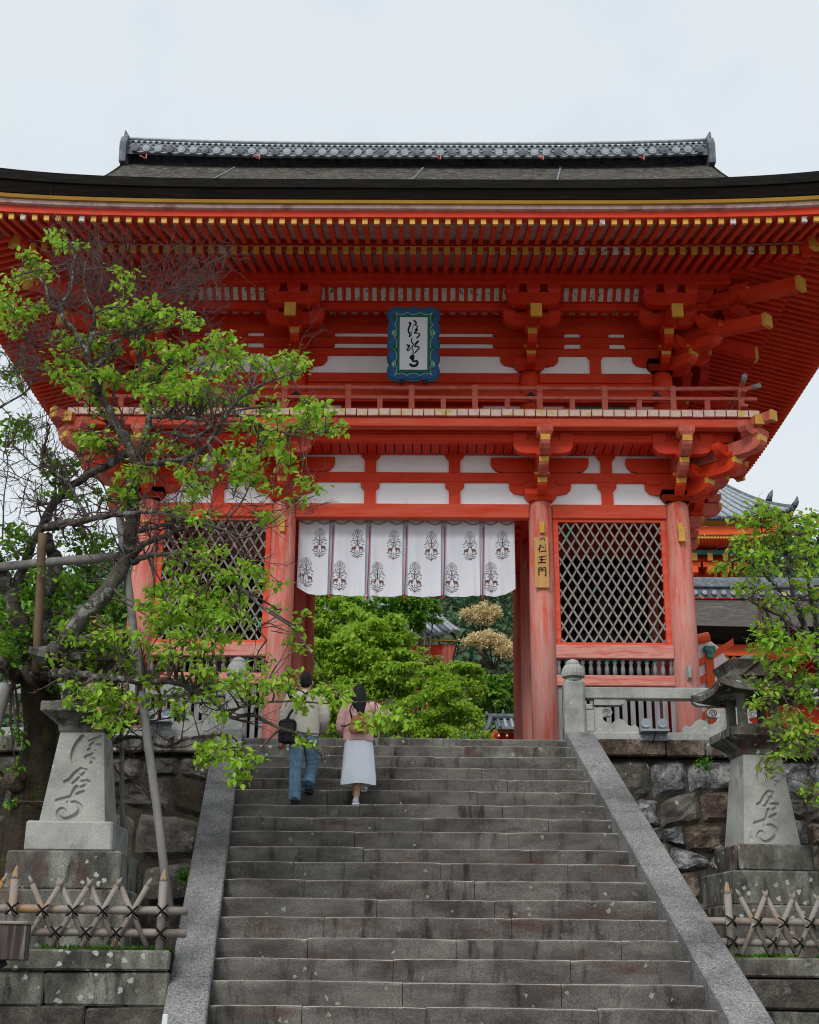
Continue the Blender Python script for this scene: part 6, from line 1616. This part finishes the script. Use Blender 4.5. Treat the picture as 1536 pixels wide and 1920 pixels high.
L([(1550,1370,15.9),(1510,1385,15.5),(1470,1390,15.2),(1440,1420,15)], .025, .006)
L([(1540,1400,15.9),(1530,1440,15.7),(1520,1470,15.6)], .02, .006)
L([(1480,1070,15.6),(1450,1040,15.5),(1430,1000,15.4),(1425,965,15.4),(1420,945,15.4)], .02, .006)
for a, r in list(T2.nodes):
    if r < .09 and random.random() < .5: T2.twig(a, (random.gauss(-.2, .8), random.gauss(0, .6), random.gauss(.4, .5)), random.uniform(.25, .5), .007, 1)
CR = [(1420,945,7,6),(1440,955,16,9),(1425,958,12,6),(1460,965,14,8),(1395,968,18,9),(1380,975,10,6),(1410,985,16,9),(1480,975,16,10),(1500,975,16,10),(1520,965,16,12),(1440,985,16,9),(1470,995,18,10),(1500,1000,18,12),(1525,990,14,12),
(1400,1010,20,10),(1385,1025,16,9),(1420,1020,18,10),(1445,1015,18,10),(1355,1060,10,9),(1345,1068,9,7),(1365,1050,8,6),(1390,1045,18,10),(1415,1045,18,10),(1440,1040,16,10),(1470,1025,16,10),(1400,1065,16,9),(1425,1070,14,9),(1385,1075,12,8),(1510,1030,16,12),(1530,1040,14,12),(1490,1050,14,10),(1520,1070,14,12),(1450,1065,10,7),
(1390,1100,16,8),(1410,1110,12,7),(1430,1100,10,7),(1525,1110,12,12),(1500,1090,12,8),(1510,1140,14,10),(1440,1130,14,8),(1460,1125,12,8),(1475,1150,10,7),
(1435,1165,16,9),(1420,1175,12,8),(1450,1175,16,9),(1425,1195,14,9),(1445,1195,18,9),(1470,1190,16,9),(1420,1210,14,8),(1450,1215,18,9),(1480,1205,16,10),(1435,1230,16,9),(1465,1235,18,9),(1500,1215,16,10),(1490,1240,16,10),(1520,1230,16,12),(1520,1195,14,12),(1460,1255,14,8),(1485,1265,16,9),(1510,1265,16,10),(1528,1280,12,14),(1445,1245,10,7),
(1415,1275,14,8),(1430,1285,14,8),(1440,1300,12,8),(1425,1312,12,7),(1420,1322,9,6),(1450,1290,10,7),(1475,1300,10,6),(1500,1300,14,8),(1520,1315,14,10),
(1480,1330,12,7),(1500,1345,16,8),(1460,1345,14,8),(1445,1355,12,7),(1475,1365,16,8),(1500,1370,16,9),(1520,1360,14,10),(1480,1385,14,8),(1510,1395,16,9),(1528,1385,10,10),(1460,1375,10,7),
(1475,1405,10,6),(1440,1425,12,7),(1445,1440,8,6),(1460,1415,10,6),(1505,1410,12,7),(1520,1470,10,8),(1530,1490,8,8),(1515,1485,8,6)]
for (x, y, rx, ry) in CR:
    T2.cluster(x, y, rx*1.05, ry*1.1, 15.4, 'r' if (x, y) in ((1480,1330),(1460,1345),(1475,1365)) else 'a', 1.0)
T2.finish({'a': LEAF, 'r': MAPLE_R}, .070, .30)
# fern tufts on the walls
for (px, py, Y, r, lab) in ((1320, 1432, 18.75, .15, 'small green fern growing from the right retaining wall under the coping'), (350, 1640, 15.5, .12, 'small fern beside the left stringer')):
    p = at(px, py, Y); q = shell_points((0, 0, 0), (r, .12, r*.8), 150, .2)
    o = leaf_obj('fern', q, .045, FERN, None, droop=.3); o.location = p; tag(o, lab, 'fern')
# ferns / undergrowth and trees far left behind the plum tree
tree_px('broadleaf_tree', 60, 40, [(20,1120,50,0),(80,1100,45,0),(140,1110,50,0),(190,1130,40,0),(230,1150,40,0),(60,1160,50,-1),(120,1170,50,-1),(180,1190,45,-1),(0,1180,50,0),(100,1220,45,-1),(40,1220,45,-1),(170,1240,45,-1)], mat=LEAF_D, label='dark green trees beyond the landing, behind the old plum tree', nper=1500, leaf=None, size=.2)
# ================================================================== PEOPLE
def loft(m, rings, n=28, fold=0.0, fk=5, ph=0.0, cap=True):
    """rings: (cx, cy, cz, rx, ry)"""
    R = crom(rings, 4); vs = []; k = len(R)
    for i, r in enumerate(R):
        t = i/(k-1)
        for j in range(n):
            a = 2*PI*j/n; q = 1+fold*(.6+.4*t)*math.sin(fk*a+ph+t*2.0)+fold*.5*math.sin((fk*2+1)*a+t*5+ph)
            vs.append((r[0]+r[3]*q*math.cos(a), r[1]+r[4]*q*math.sin(a), r[2]+fold*.15*math.sin(a*3+t*6)))
    fs = [(i*n+j, i*n+(j+1) % n, (i+1)*n+(j+1) % n, (i+1)*n+j) for i in range(k-1) for j in range(n)]
    m.add(vs, fs, True)
    if cap:
        b = len(m.v)-k*n; m.f.append(tuple(b+j for j in range(n))[::-1]); m.sm.append(False); m.f.append(tuple(b+(k-1)*n+j for j in range(n))); m.sm.append(False)
def limbtube(m, pts, rad, wr=.0, n=14):
    P = crom([tuple(p)+(r,) for p, r in zip(pts, rad)], 6)
    m.tube([p[:3] for p in P], [max(.004, p[3]*(1+wr*math.sin(i*2.1)+wr*.6*math.sin(i*3.7+1))) for i, p in enumerate(P)], n)
def skin_body(name, verts, edges, radii, label):
    me = bpy.data.meshes.new(name); me.from_pydata(verts, edges, []); me.update()
    o = bpy.data.objects.new(name, me); COL.objects.link(o)
    sk = o.modifiers.new('skin', 'SKIN'); sk.use_smooth_shade = True
    if not me.skin_vertices: 
        pass
    for i, r in enumerate(radii):
        me.skin_vertices[0].data[i].radius = (r, r); me.skin_vertices[0].data[i].use_root = (i == 0)
    sb = o.modifiers.new('sub', 'SUBSURF'); sb.levels = 1; sb.render_levels = 2
    me.materials.append(SKIN); tag(o, label, 'person'); return o
def person(origin, verts, edges, radii, label):
    o = skin_body('person', verts, edges, radii, label); o.location = origin; return o
def hand(par, w, d, side):
    m = M(); w = Vector(w); d = Vector(d).normalized(); u = d.cross(Vector((0, 1, 0))).normalized()
    m.tube([w, w+d*.05, w+d*.085], [.026, .036, .030], 8)
    for i, (o_, l) in enumerate(((-.027, .055), (-.009, .068), (.009, .072), (.026, .062))):
        a = w+d*.08+u*o_; m.tube([a, a+d*l*.55, a+d*l+Vector((0, .018, 0))], [.0095, .009, .007], 6)
    a = w+d*.03+u*side*.03; m.tube([a, a+d*.03+u*side*.02, a+d*.06+u*side*.025], [.012, .011, .008], 6)
    m.obj('hand', SKIN, par)
# ---- man
zt = SZ(Ls[6]); yt = SY(Ls[6])
f = at(556, 1506, yt+.14)
mo = (at(565, 1506, yt+.14).x, yt+.16, zt)
V = [(0,0,.88),(0,0,1.10),(0,0,1.33),(0,.0,1.43),(0,.01,1.50),(0,.01,1.60),
     (.17,0,1.36),(.26,.03,1.12),(.22,.22,.98),(-.17,0,1.36),(-.25,.02,1.10),(-.25,.10,.86),
     (-.085,0,.84),(-.085,.02,.46),(-.085,.0,.08),(.085,.03,.84),(.10,.14,.58),(.095,.30,.28)]
E_ = [(0,1),(1,2),(2,3),(3,4),(4,5),(2,6),(6,7),(7,8),(2,9),(9,10),(10,11),(0,12),(12,13),(13,14),(0,15),(15,16),(16,17)]
Rr = [.12,.12,.13,.055,.088,.082,.055,.042,.032,.055,.042,.032,.085,.058,.04,.085,.058,.04]
man = person(mo, V, E_, Rr, 'person in cream jacket and blue jeans climbing the steps, dark bag at left hip')
m = M(); loft(m, [(0,0,.86,.185,.125),(0,0,.90,.19,.135),(0,0,1.02,.195,.14),(0,0,1.18,.20,.135),(0,0,1.32,.195,.125),(0,0,1.40,.16,.10),(0,.01,1.455,.075,.07)], 32, .03, 4)
limbtube(m, [(.16,0,1.37),(.225,.0,1.24),(.25,.02,1.10),(.22,.16,1.02),(.20,.24,.99)], [.085,.082,.075,.062,.05], .05)
limbtube(m, [(-.16,0,1.37),(-.225,0,1.22),(-.245,.02,1.06),(-.26,.05,.95),(-.265,.09,.90)], [.085,.08,.072,.062,.052], .05)
m.obj('jacket', CREAM, man)
m = M(); loft(m, [(0,.0,1.43,.062,.055),(0,.01,1.47,.068,.062),(0,.01,1.485,.06,.055)], 18); m.obj('collar', CREAM, man)
m = M()
loft(m, [(0,0,.89,.165,.115),(-.0,0,.82,.175,.12),(0,.01,.76,.16,.11)], 26, .02, 3)
limbtube(m, [(-.085,0,.84),(-.088,.01,.60),(-.090,.0,.42),(-.088,-.01,.22),(-.086,-.0,.06)], [.102,.092,.080,.076,.080], .045)
limbtube(m, [(.085,.0,.84),(.10,.10,.64),(.10,.15,.52),(.085,.17,.38),(.07,.10,.27)], [.10,.09,.082,.076,.078], .045)
m.obj('jeans', DENIM, man)
for (x, y, z, p) in ((-.086, -.0, 0, 0), (.075, .14, .16, .5)):
    m = M(); loft(m, [(x,y-.10,z+.035,.038,.03),(x,y-.02,z+.05,.048,.05),(x,y+.10,z+.04,.050,.04),(x,y+.17,z+.03,.03,.025)], 14)
    m.v = [(vx, vy, max(vz, z+.005)) for vx, vy, vz in m.v]; m.blob((x, y-.02, z+.055), (.052, .10, .05), 12, 8); m.cbox(x-.05, x+.05, y-.12, y+.17, z, z+.022, .008); m.obj('shoe', BLACK, man)
m = M(); m.blob((0, .0, 1.585), (.088, .102, .108), 16, 12); m.blob((0, -.03, 1.545), (.075, .07, .08), 12, 8); m.obj('hair', HAIR, man)
m = M()
for s in (-1, 1): m.blob((s*.088, .01, 1.555), (.014, .022, .032), 8, 6)
m.blob((0, .105, 1.55), (.013, .018, .02), 6, 5); m.obj('ears_and_nose', SKIN, man)
hand(man, (-.27, .10, .87), (0, .1, -1), 1); hand(man, (.19, .26, .97), (-1, .3, -.1), 1)
bag = empty('shoulder_bag', (mo[0]-.20, mo[1]-.10, zt+.92), 0, 'dark shoulder bag hanging at the left hip of the person in the cream jacket', 'bag')
m = M(); loft(m, [(0,0,-.16,.09,.06),(0,0,-.13,.115,.08),(0,0,0,.12,.085),(0,0,.10,.115,.08),(0,0,.14,.08,.05)], 20, .03, 3); m.obj('bag_body', NAVY, bag)
m = M(); m.cbox(-.10, .10, -.095, -.07, -.06, .10, .02); m.obj('flap', BLACK, bag)
m = M(); m.tube([(-.02,.0,.12),(.03,-.07,.20),(.12,-.075,.33),(.22,-.05,.46),(.30,.02,.53),(.30,.10,.52)], .016, 6); m.tube([(-.0,-.05,.13),(.08,-.085,.28),(.14,-.09,.36)], .010, 6); m.obj('strap', NAVY, bag)
m = M(); m.tube([(-.06, -.02, -.15), (-.05, -.03, -.22)], .012, 6); m.obj('red_tag', TRIMR, bag)
# ---- woman
wo_ = (at(669, 1508, yt+.14).x, yt+.15, zt)
V = [(0,0,.82),(0,0,1.02),(0,0,1.22),(0,0,1.32),(0,.01,1.38),(0,.01,1.46),
     (.15,0,1.25),(.36,.03,1.13),(.20,.20,1.05),(-.15,0,1.25),(-.21,.02,1.02),(-.15,.18,.96),
     (-.08,0,.78),(-.03,.02,.42),(-.005,.0,.07),(.08,.03,.78),(.08,.16,.56),(.07,.36,.28)]
Rr = [.11,.10,.11,.045,.080,.074,.045,.034,.027,.045,.034,.027,.075,.052,.033,.075,.05,.034]
wom = person(wo_, V, E_, Rr, 'person in pink jacket and long pale skirt climbing the steps, long black hair')
wom.modifiers['sub'].levels = 1
m = M(); loft(m, [(0.0,0,.80,.185,.13),(0,0,.86,.19,.135),(0,0,1.0,.18,.12),(0,0,1.12,.185,.12),(0,0,1.22,.18,.11),(0,0,1.29,.13,.085),(0,.01,1.335,.06,.055)], 32, .035, 4, 1.0)
limbtube(m, [(.13,0,1.27),(.24,-.01,1.21),(.37,.0,1.13),(.30,.11,1.08),(.20,.20,1.06)], [.07,.068,.062,.055,.042], .05)
limbtube(m, [(-.14,0,1.27),(-.20,0,1.13),(-.225,.01,.99),(-.20,.10,.94),(-.15,.18,.95)], [.07,.068,.062,.055,.045], .05)
m.obj('jacket', PINK, wom)
m = M(); loft(m, [(0,.0,.88,.155,.115),(0,0,.80,.175,.125),(.005,0,.66,.19,.14),(.008,0,.48,.205,.15),(.01,.0,.33,.22,.16),(.01,.0,.255,.225,.165)], 44, .045, 5, .6, cap=False)
m.obj('skirt', SKIRT, wom)
m = M(); m.tube([(-.01, 0, .05), (-.005, 0, .12), (0, .0, .24), (.01, .01, .36)], [.036, .036, .05, .055], 14); m.obj('calf', SKIN, wom)
m = M(); m.blob((-.012, -.02, .05), (.042, .06, .055), 12, 8); m.blob((-.012, .08, .035), (.045, .09, .035), 12, 8); m.obj('trainer', SHOEW, wom)
m = M(); m.cbox(-.055, .033, -.085, .17, 0, .026, .008); m.obj('shoe_sole', PLQW, wom)
m = M(); m.blob((.075, .36, .26), (.042, .11, .045), 12, 8); m.cbox(.035, .115, .25, .46, .203, .225, .006); m.obj('trainer', SHOEW, wom)
m = M(); m.blob((0, .0, 1.435), (.088, .10, .105), 16, 12); loft(m, [(0,-.03,1.46,.075,.06),(0.0,-.06,1.38,.095,.055),(.005,-.085,1.26,.085,.04),(.02,-.10,1.15,.06,.025),(.035,-.105,1.06,.035,.012)], 26, .05, 7); m.obj('hair', HAIR, wom)
m = M(); m.blob((0, .10, 1.41), (.012, .018, .018), 6, 5)
for s in (-1, 1): m.blob((s*.084, .01, 1.42), (.012, .02, .028), 8, 6)
m.obj('ears_and_nose', SKIN, wom)
hand(wom, (-.14, .20, .95), (1, .3, .1), 1); hand(wom, (.18, .21, 1.05), (-1, .3, -.1), 1)
bg2 = empty('shoulder_bag', (wo_[0]+.025, wo_[1]-.17, zt+.99), 0, 'tan leather bag carried low on the back of the person in pink', 'bag')
m = M(); loft(m, [(0,0,-.11,.11,.045),(0,0,-.07,.135,.06),(0,0,.03,.115,.06),(0,0,.09,.085,.045),(0,0,.11,.07,.03)], 22, .05, 4); m.obj('bag_body', LEATHER, bg2)
m = M(); m.cbox(-.09, .09, -.068, -.045, .0, .105, .012); m.tube([(-.03, -.06, .11), (0, -.06, .15), (.03, -.06, .11)], .008, 6); m.tube([(.03, -.07, .07), (.03, -.07, -.05)], .008, 6); m.obj('flap', LEATHER, bg2)
m = M(); m.tube([(-.10,.03,.02),(-.20,.05,-.02),(-.235,.09,-.0)], .010, 6); m.tube([(-.10,.02,.07),(-.13,.0,.18),(-.10,.04,.27),(-.07,.1,.31)], .010, 6); m.obj('strap', BLACK, bg2)
